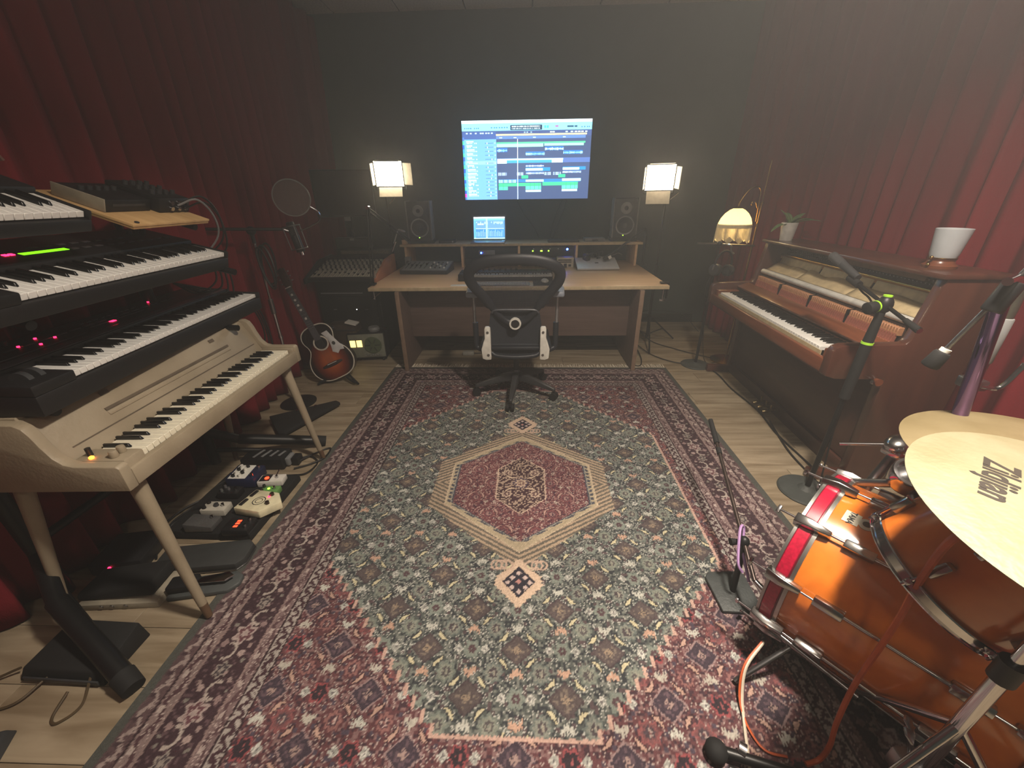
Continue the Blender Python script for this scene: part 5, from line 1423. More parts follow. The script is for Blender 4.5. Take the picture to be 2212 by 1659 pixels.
# stand with headphones between desk and piano
t = thing('round_base_stand', 'thin black stand with round base left of the piano', 'microphone stand', (1.552, 3.36, 0))
G().lathe([(0, 0), (.122, 0), (.125, .006), (.12, .012), (.03, .018), (.016, .03), (0, .03)], 40).out('round_base', t, MATS['grey_iron'])
G().cyl((0, 0, .02), (0, 0, .62), .012, n=14).out('lower_tube', t, BLKM)
G().cyl((0, 0, .60), (0, 0, 1.03), .009, n=14).out('upper_tube', t, BLKM)
G().cyl((0, 0, .58), (0, 0, .66), .018, n=14).out('clutch', t, RUB)
G().cyl((-.18, -.01, 1.055), (.29, .02, 1.025), .0065, n=12).out('boom_tube', t, STEEL)
G().sph((0, 0, 1.045), .022, 12).out('boom_head', t, BLK)
G().tube([(.06, 0, 1.04), (.09, -.01, 1.03), (.10, -.015, .99), (.12, -.02, .97)], .007, 8).out('hook', t, STEEL)
headphones((1.60, 3.33, .885), (0, rad(6), rad(25)), 'black headphones hanging from the stand left of the piano', 1.1)
cable('headphone_cable', [(1.53, 3.33, .84), (1.50, 3.33, .70), (1.54, 3.35, .5), (1.60, 3.40, .2), (1.66, 3.40, .012), (1.8, 3.42, .012)], .003, 'thin cable hanging from the headphones by the piano')
# ================================================================ drum kit
AMBER = wood('amber_lacquer', (226, 126, 44), (204, 104, 32), 2.0, (1, 6, 6), .22, world=False, coat=.8, bump=.01)
REDIN = mat('red_sparkle_inlay', (176, 22, 56), .25, var=.15, scale=120, coat=.6)
HOOPS = mat('hoop_silver', (176, 176, 172), .28, .9)
CASTM = mat('cast_chrome', (190, 190, 190), .2, 1., var=.06, scale=20)
SKIN = mat('drum_head', (226, 222, 210), .55)
nb_ = V((.63, -.78, 0)).normalized()        # from the front head back to the drummer
FC = V((.962, 1.005, .292))
def drum_matrix(c, ax, up=(0, 0, 1)):
    z = V(ax).normalized(); x = V(up).cross(z)
    if x.length < 1e-3: x = V((1, 0, 0))
    x.normalize(); y = z.cross(x)
    M = Matrix((x, y, z)).transposed().to_4x4(); M.translation = c
    return M
t = thing('bass_drum', 'amber lacquered bass drum with red inlaid hoop and chrome claws', 'bass drum')
t.matrix_world = drum_matrix(FC, nb_)
# local: z along the drum (front head at 0), y up, x sideways (towards the camera is found by sign)
R_B, LB = .278, .53
G().lathe([(R_B, .025), (R_B, LB - .025), (R_B - .008, LB - .025), (R_B - .008, .025)], 72, closed=True).out('shell', t, AMBER)
for z0, s_, nm in ((-.018, 1, 'front'), (LB - .027, 1, 'back')):
    G().lathe([(R_B + .004, z0), (R_B + .014, z0), (R_B + .014, z0 + .008), (R_B + .004, z0 + .008)], 72, closed=True).out('hoop_rim', t, HOOPS)
    h = G().lathe([(R_B + .002, z0 + .007), (R_B + .0125, z0 + .007), (R_B + .0125, z0 + .046), (R_B + .002, z0 + .046)], 72, closed=True).out('wood_hoop', t, mat('hoop_lacquer', (90, 20, 34), .3))
    G().lathe([(R_B + .012, z0 + .009), (R_B + .0145, z0 + .011), (R_B + .0145, z0 + .040), (R_B + .012, z0 + .042)], 72, closed=True).out('red_inlay', h, REDIN)
    G().lathe([(R_B + .001, z0 + .046), (R_B + .011, z0 + .046), (R_B + .011, z0 + .056), (R_B + .001, z0 + .056)], 72, closed=True).out('counter_rim', t, HOOPS)
    G().lathe([(0, z0 + .012), (R_B + .003, z0 + .012), (R_B + .003, z0 + .016), (0, z0 + .016)], 72).out('head', t, SKIN if nm == 'back' else mat('front_head', (34, 32, 32), .4))
for k in range(10):
    a = rad(90 + 36 * k); d = V((math.cos(a), math.sin(a), 0)); tg = V((-d.y, d.x, 0))
    Mo = Matrix((tg, d, V((0, 0, 1)))).transposed()
    # claw over the hoop, drum rod, lug
    for z0, sg in ((-.026, 1), (LB + .026, -1)):
        vs = []
        for zz, w, h in ((0, .021, .030), (.040, .018, .036), (.090, .011, .027)):
            vs += [d * (R_B + .006) + tg * w + V((0, 0, z0 + sg * zz)), d * (R_B + .006) - tg * w + V((0, 0, z0 + sg * zz)), d * (R_B + h) - tg * w * .7 + V((0, 0, z0 + sg * zz)), d * (R_B + h) + tg * w * .7 + V((0, 0, z0 + sg * zz))]
        fs = [(0, 1, 2, 3), (11, 10, 9, 8)] + [(i * 4 + j, (i + 1) * 4 + j, (i + 1) * 4 + (j + 1) % 4, i * 4 + (j + 1) % 4) for i in range(2) for j in range(4)]
        c = G().mesh(vs, fs).out('claw', t, CASTM, bevel=.003)
        G().cyl(d * (R_B + .018) + V((0, 0, z0 - sg * .045)), d * (R_B + .018) + V((0, 0, z0 + sg * .19)), .0035, n=10).out('tension_rod', c, CHR)
        G().box(d * (R_B + .018) + V((0, 0, z0 - sg * .045)), (.026, .008, .010), Mo).out('rod_handle', c, CHR, bevel=.002)
        lz = z0 + sg * .155
        G().box(d * (R_B + .010) + V((0, 0, lz)), (.026, .026, .070), Mo).out('lug', t, CASTM, bevel=.004)
    G().cyl(d * (R_B + .009) + V((0, 0, .15)), d * (R_B + .009) + V((0, 0, LB - .15)), .0055, n=10).out('lug_tube', t, CHR)
# badge with the maker's name
a = rad(90 + 36); 
def badge_pt(u, v, h=0.0):   # u round the shell (m), v along the drum
    an = AB + u / R_B; return V((math.cos(an) * (R_B + h), math.sin(an) * (R_B + h), v))
# spurs on the sides
for sx in (-1, 1):
    q = V((sx * R_B * .86, -R_B * .5, .10)); 
    G().box(q, (.05, .05, .07), Matrix.Rotation(sx * rad(-30), 3, 'Z')).out('spur_bracket', t, CASTM, bevel=.006)
    G().cyl(q, V((sx * .40, -.275, .02)), .008, n=12).out('spur', t, STEEL)
    G().cyl(q + V((sx * .03, .02, -.06)), q + V((sx * .03, .0, .16)), .007, n=12).out('spur_rod', t, STEEL)
bpy.context.view_layer.update()
Mi = t.matrix_world.inverted()
camv = Mi @ V((0, 0, CAM_H))
# badge sits on the upper shell, turned to the camera side
AB = rad(108)
def shell_patch(name, u0, u1, v0, v1, h, m, n=10):
    vs = []; fs = []
    for i in range(n + 1):
        u = u0 + (u1 - u0) * i / n
        for hh in (0, h):
            for v in (v0, v1): vs.append(badge_pt(u, v, hh))
    for i in range(n):
        a, b = i * 4, i * 4 + 4
        fs += [(a + 2, a + 3, b + 3, b + 2), (a, b, b + 1, a + 1), (a, a + 2, b + 2, b), (a + 1, b + 1, b + 3, a + 3)]
    fs += [(0, 1, 3, 2), (n * 4, n * 4 + 2, n * 4 + 3, n * 4 + 1)]
    return G().mesh(vs, fs).out(name, t, m)
US = 1 if camv.x > 0 else -1
bdg = shell_patch('badge', -.021, .021, .062, .099, .0015, mat('badge_white', (214, 208, 188), .4))
G().lathe([(0, .003), (.016, .003), (.019, .0015), (.019, 0), (0, 0)], 28, drum_matrix(badge_pt(0, .115), (math.cos(AB), math.sin(AB), 0), (0, 0, 1))).out('badge_vent', bdg, MATS['badge_white'])
G().lathe([(0, .0045), (.007, .0045), (.010, .003), (0, .003)], 20, drum_matrix(badge_pt(0, .115), (math.cos(AB), math.sin(AB), 0), (0, 0, 1))).out('air_hole', bdg, mat('brown_hole', (86, 66, 44), .5))
text_mesh('badge_lettering', 'TAMA', .017, bdg, mat('black_print', (24, 22, 22), .6, var=0), lambda x, y: badge_pt(-US * x, .0795 + y * 1.2, .0019), bold=.0006)

# rack tom
tom = thing('rack_tom', 'amber rack tom with chrome hoops mounted over the bass drum', 'tom drum')
TA = V((math.cos(-.63) * math.sin(.49), math.sin(-.63) * math.sin(.49), math.cos(.49)))
tom.matrix_world = drum_matrix(V((.943, .640, .626)), TA, (0, 1, 0))
RT_, LT = .152, .22
G().lathe([(RT_, .012), (RT_, LT - .012), (RT_ - .007, LT - .012), (RT_ - .007, .012)], 60, closed=True).out('shell', tom, AMBER)
for z0, hh in ((-.012, 1), (LT - .016, 1)):
    G().lathe([(RT_ + .001, z0), (RT_ + .010, z0), (RT_ + .011, z0 + .003), (RT_ + .006, z0 + .006), (RT_ + .006, z0 + .022), (RT_ + .011, z0 + .025), (RT_ + .010, z0 + .028), (RT_ + .001, z0 + .028)], 60, closed=True).out('hoop', tom, CHR)
    G().lathe([(0, z0 + (.006 if z0 < 0 else .022)), (RT_, z0 + (.006 if z0 < 0 else .022)), (RT_, z0 + (.010 if z0 < 0 else .024)), (0, z0 + (.010 if z0 < 0 else .024))], 48).out('head', tom, SKIN)
for k in range(6):
    a = rad(20 + 60 * k); d = V((math.cos(a), math.sin(a), 0)); Mo = Matrix((V((-d.y, d.x, 0)), d, V((0, 0, 1)))).transposed()
    for zz, sg in ((.065, -1), (LT - .065, 1)):
        G().box(d * (RT_ + .009) + V((0, 0, zz)), (.018, .022, .045), Mo).out('lug', tom, CASTM, bevel=.004)
        G().cyl(d * (RT_ + .014) + V((0, 0, zz)), d * (RT_ + .014) + V((0, 0, zz + sg * .075)), .003, n=8).out('tension_rod', tom, CHR)
        G().box(d * (RT_ + .012) + V((0, 0, zz + sg * .060)), (.012, .014, .014), Mo).out('hoop_ear', tom, CHR, bevel=.002)

# cymbals
def cym_h(r, R): return .028 * (1 - (r / R) ** 1.6) + (.018 * math.exp(-(r / .032) ** 4))
BRZ = mat('cymbal_bronze', (158, 152, 126), .45, .4, col2=(144, 137, 108), scale=9, stretch=(1, 1, 1), bump=.12, bscale=60)
BRZ2 = mat('cymbal_bronze_dark', (150, 136, 104), .42, .45, col2=(132, 118, 86), scale=7, bump=.08, bscale=40)
def cymbal(label, c, ax, R, m):
    t = thing('cymbal', label, 'cymbal', group='cymbals of the drum kit')
    M = drum_matrix(V(c), ax, (0, 1, 0)); t.matrix_world = M
    pr = [(R * i / 28, cym_h(R * i / 28, R)) for i in range(1, 29)]
    pr = [(.006, cym_h(.006, R))] + pr
    G().lathe(pr + [(r, h - .0012) for r, h in reversed(pr)], 96, closed=True).out('plate', t, m)
    G().lathe([(.004, cym_h(0, R) + .0), (.02, cym_h(0, R) + .002), (.02, cym_h(0, R) + .012), (.004, cym_h(0, R) + .012)], 20, closed=True).out('felt', t, RUB)
    G().box((0, 0, cym_h(0, R) + .022), (.035, .008, .014)).out('wing_nut', t, CHR, bevel=.003)
    bpy.context.view_layer.update()
    return t
c1 = cymbal('large pale bronze cymbal with black script lettering, nearest the camera', (.851, .45, .952), (.041, -.141, 1), .229, BRZ)
c2 = cymbal('darker bronze cymbal behind the lettered one', (1.095, .673, .895), (.0, .01, 1), .254, BRZ2)
INK = mat('cymbal_ink', (52, 46, 40), .6, var=.1)
LC, LD, LU = V((-.083, .087)), V((-.73, -.683)), V((.683, -.73))
def on_plate(x, y):
    q = LC + LD * x * 1.25 + LU * (y * 1.7)
    return V((q.x, q.y, cym_h(q.length, .229) + .0006))
text_mesh('maker_lettering', 'Zildjian', .034, c1, INK, on_plate, shear=.28, bold=.0009)
# cymbal stands
t = thing('cymbal_stand', 'chrome cymbal stand carrying the near lettered cymbal', 'cymbal stand', group='chrome stands of the drum kit')
c0 = V((.851, .45, .952)); foot = V((.893, .455, .0))
G().cyl(c0 + V((0, 0, .045)), c0 + V((.0, .0, -.03)), .004, n=10).out('threaded_rod', t, CHR)
G().cyl(c0 + V((0, 0, -.025)), foot + V((0, 0, .86)), .009, n=14).out('boom_tube', t, CHR)
G().cyl(foot + V((0, 0, .875)), foot + V((0, 0, .55)), .0095, n=14).out('upper_tube', t, CHR)
G().cyl(foot + V((0, 0, .06)), foot + V((0, 0, .60)), .0135, n=16).out('lower_tube', t, CHR)
G().cyl(foot + V((0, 0, .58)), foot + V((0, 0, .63)), .020, n=16).out('collar', t, BLK)
G().box(foot + V((-.018, .01, .225)), (.055, .045, .055)).out('clamp_block', t, STEEL, bevel=.006)
wb_ = V((.830, .465, .36))
G().cyl(foot + V((-.02, .01, .24)), wb_, .005, n=10).out('wing_shaft', t, CHR)
G().prism([(-.03, 0), (-.024, .018), (-.008, .022), (0, .006), (.008, .022), (.024, .018), (.03, 0), (.0, -.008)], -.003, .003, drum_matrix(wb_, (.5, -.4, .7))).out('wing_bolt', t, STEEL, bevel=.002)
for k in range(3):
    a = rad(75 + 120 * k); e_ = foot + V((math.cos(a) * .30, math.sin(a) * .30, .012))
    lg = G().cyl(foot + V((0, 0, .42)), e_, .009, n=10).out('leg', t, CHR)
    G().sph(e_, .014, 10).out('rubber_foot', lg, RUB)
t = thing('cymbal_stand', 'chrome cymbal stand with tilter behind the bass drum', 'cymbal stand', group='chrome stands of the drum kit')
c0 = V((1.095, .673, .895)); foot = V((1.60, .62, 0))
G().cyl(c0 + V((0, 0, .045)), c0 + V((0, 0, -.05)), .004, n=10).out('threaded_rod', t, CHR)
G().cyl(c0 + V((0, 0, -.04)), V((1.36, .86, .70)), .009, n=14).out('boom_tube', t, CHR)
G().cyl(V((1.36, .86, .705)), foot + V((0, 0, .30)), .010, n=14).out('upper_tube', t, CHR)
G().cyl(foot + V((0, 0, .06)), foot + V((0, 0, .40)), .0145, n=16).out('lower_tube', t, CHR)
for k in range(3):
    a = rad(40 + 120 * k); e_ = foot + V((math.cos(a) * .28, math.sin(a) * .28, .012))
    lg = G().cyl(foot + V((0, 0, .32)), e_, .009, n=10).out('leg', t, CHR)
    G().sph(e_, .014, 10).out('rubber_foot', lg, RUB)
# tom holder: clamp block with ratchet tilter and rods
t = thing('tom_holder', 'chrome tom holder with wing bolt and rods between piano and drums', 'drum hardware')
G().cyl((1.105, 1.19, .610), (1.215, 1.12, .655), .0052, n=12).out('side_rod', t, CHR)
hc = V((1.225, 1.105, .665))
G().sph(hc, .052, 18, (1.15, .75, .62), Matrix.Rotation(rad(20), 3, 'Z')).out('ratchet_cap', t, CASTM)
G().box(hc + V((.0, 0, -.022)), (.095, .055, .026), Matrix.Rotation(rad(20), 3, 'Z')).out('ratchet_base', t, CASTM, bevel=.006)
G().cyl(hc + V((-.005, 0, -.03)), (1.165, 1.10, .47), .016, n=16).out('neck', t, STEEL)
G().cyl((1.165, 1.10, .47), (1.125, 1.09, .36), .022, n=16).out('socket', t, STEEL)
G().lathe([(.0, -.03), (.052, -.03), (.056, -.022), (.056, .022), (.052, .03), (.044, .03), (.042, .012), (0, .012)], 32, drum_matrix(V((1.165, .98, .63)), (-.25, -.35, .9))).out('clamp_ring', t, CHR)
G().cyl((1.15, .99, .60), (1.075, 1.12, .50), .013, n=14).out('clamp_rod', t, STEEL)
G().cyl((1.165, .98, .62), (1.13, .90, .56), .014, n=14).out('receiver', t, STEEL)
G().cyl((1.26, 1.07, .675), (1.33, 1.0, .70), .014, n=14).out('rubber_grip', t, RUB)
# tall boom stand with counterweight at the right edge
t = thing('counterweight_boom_stand', 'tall boom stand with black counterweight at the right picture edge', 'microphone stand')
fb_ = V((1.03, .60, 0)); hd = V((1.043, .888, 1.214))
fb_ = V((1.30, 1.02, 0))
TUBE = mat('chrome_violet_reflection', (120, 96, 150), .16, 1., var=.05)  # chrome with a violet reflection put into its base colour
base_pt = V((.915, .86, .93))
dirv = (hd - base_pt); 
fl_pt = base_pt - dirv * (.92 / dirv.z)
fl_pt = V((.93, .90, .0)) if False else V((1.30, .95, 0))
G().cyl(V((1.15, .905, .62)), hd + V((.0, .0, -.02)), .0155, n=18).out('main_tube', t, TUBE)
G().sph((1.15, .905, .62), .022, 12).out('elbow', t, BLK)
G().cyl((1.15, .905, .62), (1.48, 1.15, .03), .014, n=16).out('lower_tube', t, TUBE)
G().cyl(hd + V((-.01, .0, -.05)), hd + V((.01, 0, .015)), .019, n=18).out('swivel_head', t, BLK, bevel=.004)
G().cyl(hd + V((-.03, -.02, .02)), hd + V((.03, .01, .028)), .009, n=14).out('clamp_bolt', t, CHR)
wt = V((.995, .915, 1.04)); bdv = (hd - wt).normalized()
G().cyl(wt, hd + bdv * .55, .0055, n=12).out('boom_tube', t, STEEL)
G().cyl(wt - bdv * .022, wt + bdv * .022, .019, .016, 20).out('counterweight', t, RUB, bevel=.006)
G().cyl(wt + bdv * .022, wt + bdv * .030, .0105, n=16).out('weight_collar', t, WHT)
G().cyl((1.48, 1.15, 0), (1.48, 1.15, .035), .12, .06, 28).out('base', t, BLKM)
t = thing('straight_stand', 'chrome straight stand with grey collar beside the tall boom stand', 'stand', group='chrome stands of the drum kit')
st = V((1.213, 1.005, 1.20)); sb = V((1.21, .985, 0)); el = V((1.211, .992, .66)); fe = V((1.56, .93, 0))
G().cyl(el, sb.lerp(st, .80), .011, n=16).out('lower_tube', t, CHR)
G().sph(el, .018, 12).out('elbow', t, STEEL)
G().cyl(el, fe + V((0, 0, .20)), .011, n=16).out('foot_tube', t, CHR)
G().cyl(sb.lerp(st, .78), st, .0135, n=16).out('upper_tube', t, mat('smoked_tube', (96, 92, 84), .3, .6))
G().cyl(sb.lerp(st, .83), sb.lerp(st, .93), .0165, n=16).out('grey_collar', t, GREY, bevel=.003)
q = sb.lerp(st, .78)
G().tube([q + V((.0, -.02, 0)), q + V((.04, -.03, .0)), q + V((.065, -.03, .05)), q + V((.07, -.03, .07))], .006, 8).out('wing_screw', t, CHR)
G().box(q, (.04, .05, .03)).out('clamp_block', t, STEEL, bevel=.005)
for k in range(3):
    a = rad(100 + 120 * k); e_ = fe + V((math.cos(a) * .2, math.sin(a) * .2, .012))
    G().cyl(fe + V((0, 0, .20)), e_, .008, n=10).out('leg', t, CHR)

# kick microphone on its short stand
t = thing('kick_microphone_stand', 'short black boom stand with square base in front of the bass drum', 'microphone stand', (.805, 1.055, .006))
G().prism([(-.075, -.085), (.06, -.09), (.075, -.07), (.08, .075), (.06, .09), (-.06, .085), (-.08, .06)], 0, .016).out('base', t, mat('worn_iron', (62, 66, 66), .55, bump=.2), bevel=.005)
G().cyl((.0, 0, .014), (.012, .035, .215), .011, n=14).out('tube', t, BLKM)
jn = V((.015, .045, .225))
G().sph(jn, .020, 12, (1, 1, 1.2)).out('boom_head', t, BLK)
tp = V((.085, .58, .41)); tl_ = V((.02, -.10, .16))
bdv = (tp - jn).normalized()
tail = V((.055, -.075, .175))
G().cyl(jn + (jn - tp).normalized() * .14, jn + bdv * .46, .0075, n=12).out('boom_tube', t, mat('boom_bronze', (96, 84, 80), .3, .8))
G().cyl(jn + bdv * .46, jn + bdv * .60, .012, .010, 14).out('boom_grip', t, RUB)
G().cyl(jn + bdv * .40, jn + bdv * .43, .011, n=14).out('joint', t, RUB)
G().cyl(jn + V((-.02, 0, 0)), jn + V((-.05, .0, .0)), .010, .014, 12).out('tension_knob', t, RUB)
m_ = thing('kick_microphone', 'small silver and black microphone held at the bass drum rim', 'microphone', (.805, 1.055, .006))
k0 = jn - bdv * .14
G().cyl(k0, k0 + V((.035, -.055, -.02)), .010, .014, 14).out('connector', m_, CHR)
G().cyl(k0 + V((.03, -.05, -.018)), k0 + V((.075, -.12, -.045)), .022, .030, 18).out('body', m_, mat('olive_grey', (92, 96, 84), .45), bevel=.006)
cable('kick_cable', [(.79, 1.02, .165), (.775, 1.035, .20), (.80, 1.11, .28), (.825, 1.13, .27), (.815, 1.08, .20), (.81, 1.0, .14)], .005, 'lilac cable coiled round the kick stand boom', m=mat('lilac_cable', (176, 140, 190), .5))
# orange and white cables by the drum
cable('orange_cable', [(.756, .48, .93), (.756, .53, .86), (.802, .573, .70), (.822, .583, .57), (.816, .58, .46), (.805, .575, .32), (.801, .562, .18), (.811, .555, .08), (.799, .549, .02), (.759, .54, .014)], .0062,
      'orange cable hanging in front of the bass drum', m=mat('orange_rubber', (190, 86, 40), .5))
cable('white_cable', [(.76, .80, .12), (.689, .747, .08), (.662, .695, .03), (.641, .632, .012), (.619, .568, .012), (.599, .509, .012), (.58, .42, .012)], .0045,
      'white cable lying on the rug beside the bass drum', m=mat('white_rubber', (200, 190, 172), .5))
cable('thin_orange_cable', [(.755, .80, .12), (.684, .75, .08), (.655, .697, .03), (.646, .644, .014), (.652, .594, .012), (.672, .565, .012), (.72, .555, .012)], .0035,
      'thin orange cable running beside the white one', m=MATS['orange_rubber'])
# black floor stand and chrome leg at the bottom edge
t = thing('floor_tripod', 'black low tripod lying by the drum at the bottom edge', 'microphone stand', (.525, .562, .006))
G().cyl((0, 0, .02), (.30, -.085, .035), .014, n=14).out('tube', t, BLKM)
G().cyl((.02, -.04, .02), (.26, -.12, .03), .008, n=12).out('second_tube', t, BLKM)
G().sph((.0, -.005, .025), .030, 14, (1, 1, .85)).out('end_grip', t, RUB)
G().cyl((.06, .0, .035), (.075, -.01, .035), .017, n=14).out('clamp', t, STEEL)
t = thing('kick_pedal', 'chrome and black bass drum pedal at the lower right corner', 'drum pedal', (1.20, .52, .006), (0, 0, math.atan2(-.78, .63)))
G().bx(.16, .46, -.05, .05, .0, .012).out('base_plate', t, BLKM, bevel=.003)
G().box((.32, 0, .05), (.25, .085, .010), Matrix.Rotation(rad(-10), 3, 'Y')).out('foot_board', t, CASTM, bevel=.004)
for sy in (-1, 1): G().cyl((.16, sy * .045, .0), (.16, sy * .04, .24), .007, n=10).out('frame_post', t, CHR)
G().cyl((.16, -.05, .235), (.16, .05, .235), .006, n=10).out('axle', t, CHR)
G().cyl((.16, 0, .235), (.16 - .03, 0, .42), .004, n=8).out('beater_rod', t, CHR)
G().sph((.125, 0, .43), .025, 12).out('beater', t, SKIN)
# ================================================================ left back corner
# mixing console on a black cabinet
t = thing('mixing_console', 'large analogue mixing console with wooden cheeks in the back left corner', 'mixing console', (0, 0, 0))
CX0, CX1, CY0, CY1 = -1.965, -1.345, 3.56, 4.12
zc = lambda y: .765 + (y - 3.56) * .24
G().mesh([(CX0, CY0, .735), (CX1, CY0, .735), (CX1, CY1, .735), (CX0, CY1, .735), (CX0, CY0, zc(CY0)), (CX1, CY0, zc(CY0)), (CX1, CY1, zc(CY1)), (CX0, CY1, zc(CY1))],
         [(0, 3, 2, 1), (4, 5, 6, 7), (0, 1, 5, 4), (1, 2, 6, 5), (2, 3, 7, 6), (3, 0, 4, 7)]).out('chassis', t, BLK, bevel=.004)
RC = Matrix.Rotation(math.atan(.24), 3, 'X')
STRIP = mat('console_strip', (176, 172, 156), .45)
ns = 13; sw = (CX1 - CX0 - .03) / ns
kA = kB = fd = None
for i in range(ns):
    x = CX0 + .015 + sw * (i + .5)
    G().box((x, 3.79, zc(3.79) + .0012), (sw - .004, .41, .003), RC).out('channel_strip', t, STRIP, bevel=.0008)
    for j in range(7):
        y = 3.73 + j * .042
        if kA is None: kA = G().cyl((0, 0, 0), (0, 0, .016), .0095, .0075, 10).out('knob', t, BLK); o = kA
        else: o = dup(kA)
        o.location = (x + (.009 if j % 2 else -.007), y, zc(y) + .003)
    if fd is None: fd = G().box((0, 0, .006), (.014, .026, .012)).out('fader_cap', t, BLK, bevel=.003); o = fd
    else: o = dup(fd)
    y = 3.62 + .07 * rnd.random(); o.location = (x, y, zc(y) + .002)
    G().box((x, 3.655, zc(3.655) + .0032), (.004, .12, .001), RC).out('fader_slot', t, BLK)
ck = [(3.53, .722), (3.53, .765), (3.86, .885), (4.14, .905), (4.14, .722)]
CHK = wood('cheek_wood', (186, 118, 80), (150, 92, 62), 3, (3, 1, 3), .45, world=False)
G().prism(ck, CX1, CX1 + .022, YZ).out('wooden_cheek', t, CHK, bevel=.003)
G().prism(ck, CX0 - .022, CX0, YZ).out('black_cheek', t, BLK, bevel=.003)
mb = G().bx(CX0 + .05, CX1 - .01, 4.13, 4.26, .735, .955).out('meter_bridge', t, BLK, bevel=.006)
G().bx(CX0 + .10, CX1 - .03, 4.125, 4.131, .905, .935).out('meter_strip', mb, mat('meter_strip', (110, 102, 84), .5, var=.4, scale=120))
t = thing('console_cabinet', 'black cabinet with a slim silver line under the mixing console', 'cabinet', (0, 0, 0))
G().bx(-1.955, -1.36, 3.66, 4.35, .0, .73).out('carcass', t, mat('black_laminate', (24, 25, 24), .55), bevel=.004)
G().bx(-1.92, -1.52, 3.654, 3.661, .605, .616).out('silver_line', t, GREY, bevel=.002)
G().bx(-1.94, -1.40, 3.648, 3.661, .14, .58).out('rack_door', t, mat('black_mesh_door', (18, 19, 19), .6), bevel=.003)
G().bx(-1.40, -1.375, 3.655, 3.661, .18, .55).out('rack_rail', t, BLKM)
for x in (-1.82, -1.52): G().bx(x, x + .03, 3.642, 3.650, .455, .461).out('slot_light', t, GREY)
G().sph((-1.60, 3.647, .458), .004, 8).out('indicator', t, WHTLED)
# dark screen behind the console
t = thing('dark_monitor', 'switched-off black monitor on an arm behind the mixing console', 'monitor', (-1.715, 4.08, 1.452), (0, 0, rad(6)))
G().bx(-.275, .275, 0, .035, -.20, .205).out('housing', t, BLK, bevel=.006)
G().bx(-.266, .266, -.003, .001, -.185, .196).out('screen', t, mat('dark_glass', (16, 18, 18), .12, var=0))
G().bx(-.03, .03, -.006, -.001, -.235, -.20).out('logo_bar', t, GREY, bevel=.003)
G().tube([(0, .03, -.02), (.0, .12, -.12), (0, .115, -.30), (0, .112, -.498)], .016, 12, sm=4).out('arm', t, BLKM)
t = thing('nearfield_box', 'low dark speaker box on the meter bridge below the dark monitor', 'speaker', (-1.74, 4.195, .957))
G().bx(-.17, .17, -.06, .06, 0, .10).out('cabinet', t, BLK, bevel=.005)
G().bx(-.155, .155, -.064, -.059, .012, .088).out('grille', t, DGREY, bevel=.002)
G().bx(-.01, .03, -.068, -.063, .075, .095).out('badge', t, GREY)
# tape machine
t = thing('tape_machine', 'grey tape machine with two lit meters on the floor by the guitar', 'tape machine', (-1.485, 3.46, 0), (0, 0, rad(8)))
PANEL = mat('olive_grey_panel', (128, 130, 116), .5)
G().bx(-.17, .17, 0, .17, .03, .28).out('case', t, BLK, bevel=.006)
G().bx(-.16, .16, -.004, .001, .045, .272).out('face_plate', t, PANEL, bevel=.002)
Rx = Matrix.Rotation(rad(90), 4, 'X')
reel = G().lathe([(.0, .004), (.080, .004), (.082, .010), (.078, .014), (.02, .014), (.018, .022), (0, .022)], 40, Matrix.Translation((.055, 0, .165)) @ Rx).out('reel', t, mat('reel_green', (84, 96, 72), .4))
for k in range(6):
    a = 2 * PI * k / 6
    G().box((.055 + math.cos(a) * .045, -.015, .165 + math.sin(a) * .045), (.044, .004, .008), Matrix.Rotation(-a, 3, 'Y')).out('reel_spoke', reel, DGREY)
MLIT = mat('lit_meter', (255, 226, 140), .4, var=0, emit=2.2, ecol=(255, 220, 120))
for x in (-.125, -.065): G().bx(x - .024, x + .024, -.008, -.003, .15, .215).out('meter', t, MLIT, bevel=.002)
for i in range(6): G().bx(-.145 + i * .02, -.133 + i * .02, -.007, -.003, .228, .238).out('stencil', t, GREY)
for i in range(7): G().cyl((-.02 + i * .022, -.016, .068 + .004 * (i % 2)), (-.02 + i * .022, -.003, .068), .007, n=12).out('knob', t, ALU)
G().lathe([(0, 0), (.05, 0), (.055, .02), (.045, .04), (0, .04)], 24, Matrix.Translation((.07, .07, .281))).out('top_reel', t, GREY)
for sx in (-1, 1):
    for y in (.02, .15): G().cyl((sx * .13 - .008, y, .016), (sx * .13 + .008, y, .016), .016, n=14).out('caster', t, RUB)
t = thing('leather_case', 'worn brown leather case with papers behind the guitar', 'case', (-1.70, 3.47, 0))
G().bx(-.13, .13, 0, .15, 0, .36).out('body', t, mat('worn_leather', (70, 56, 46), .6, var=.25, scale=10), bevel=.012)
G().bx(-.125, .125, -.004, .152, .30, .315).out('strap', t, DGREY, bevel=.002)
G().box((.10, .02, .375), (.10, .09, .012), Matrix.Rotation(rad(14), 3, 'Y')).out('papers', t, WHT)

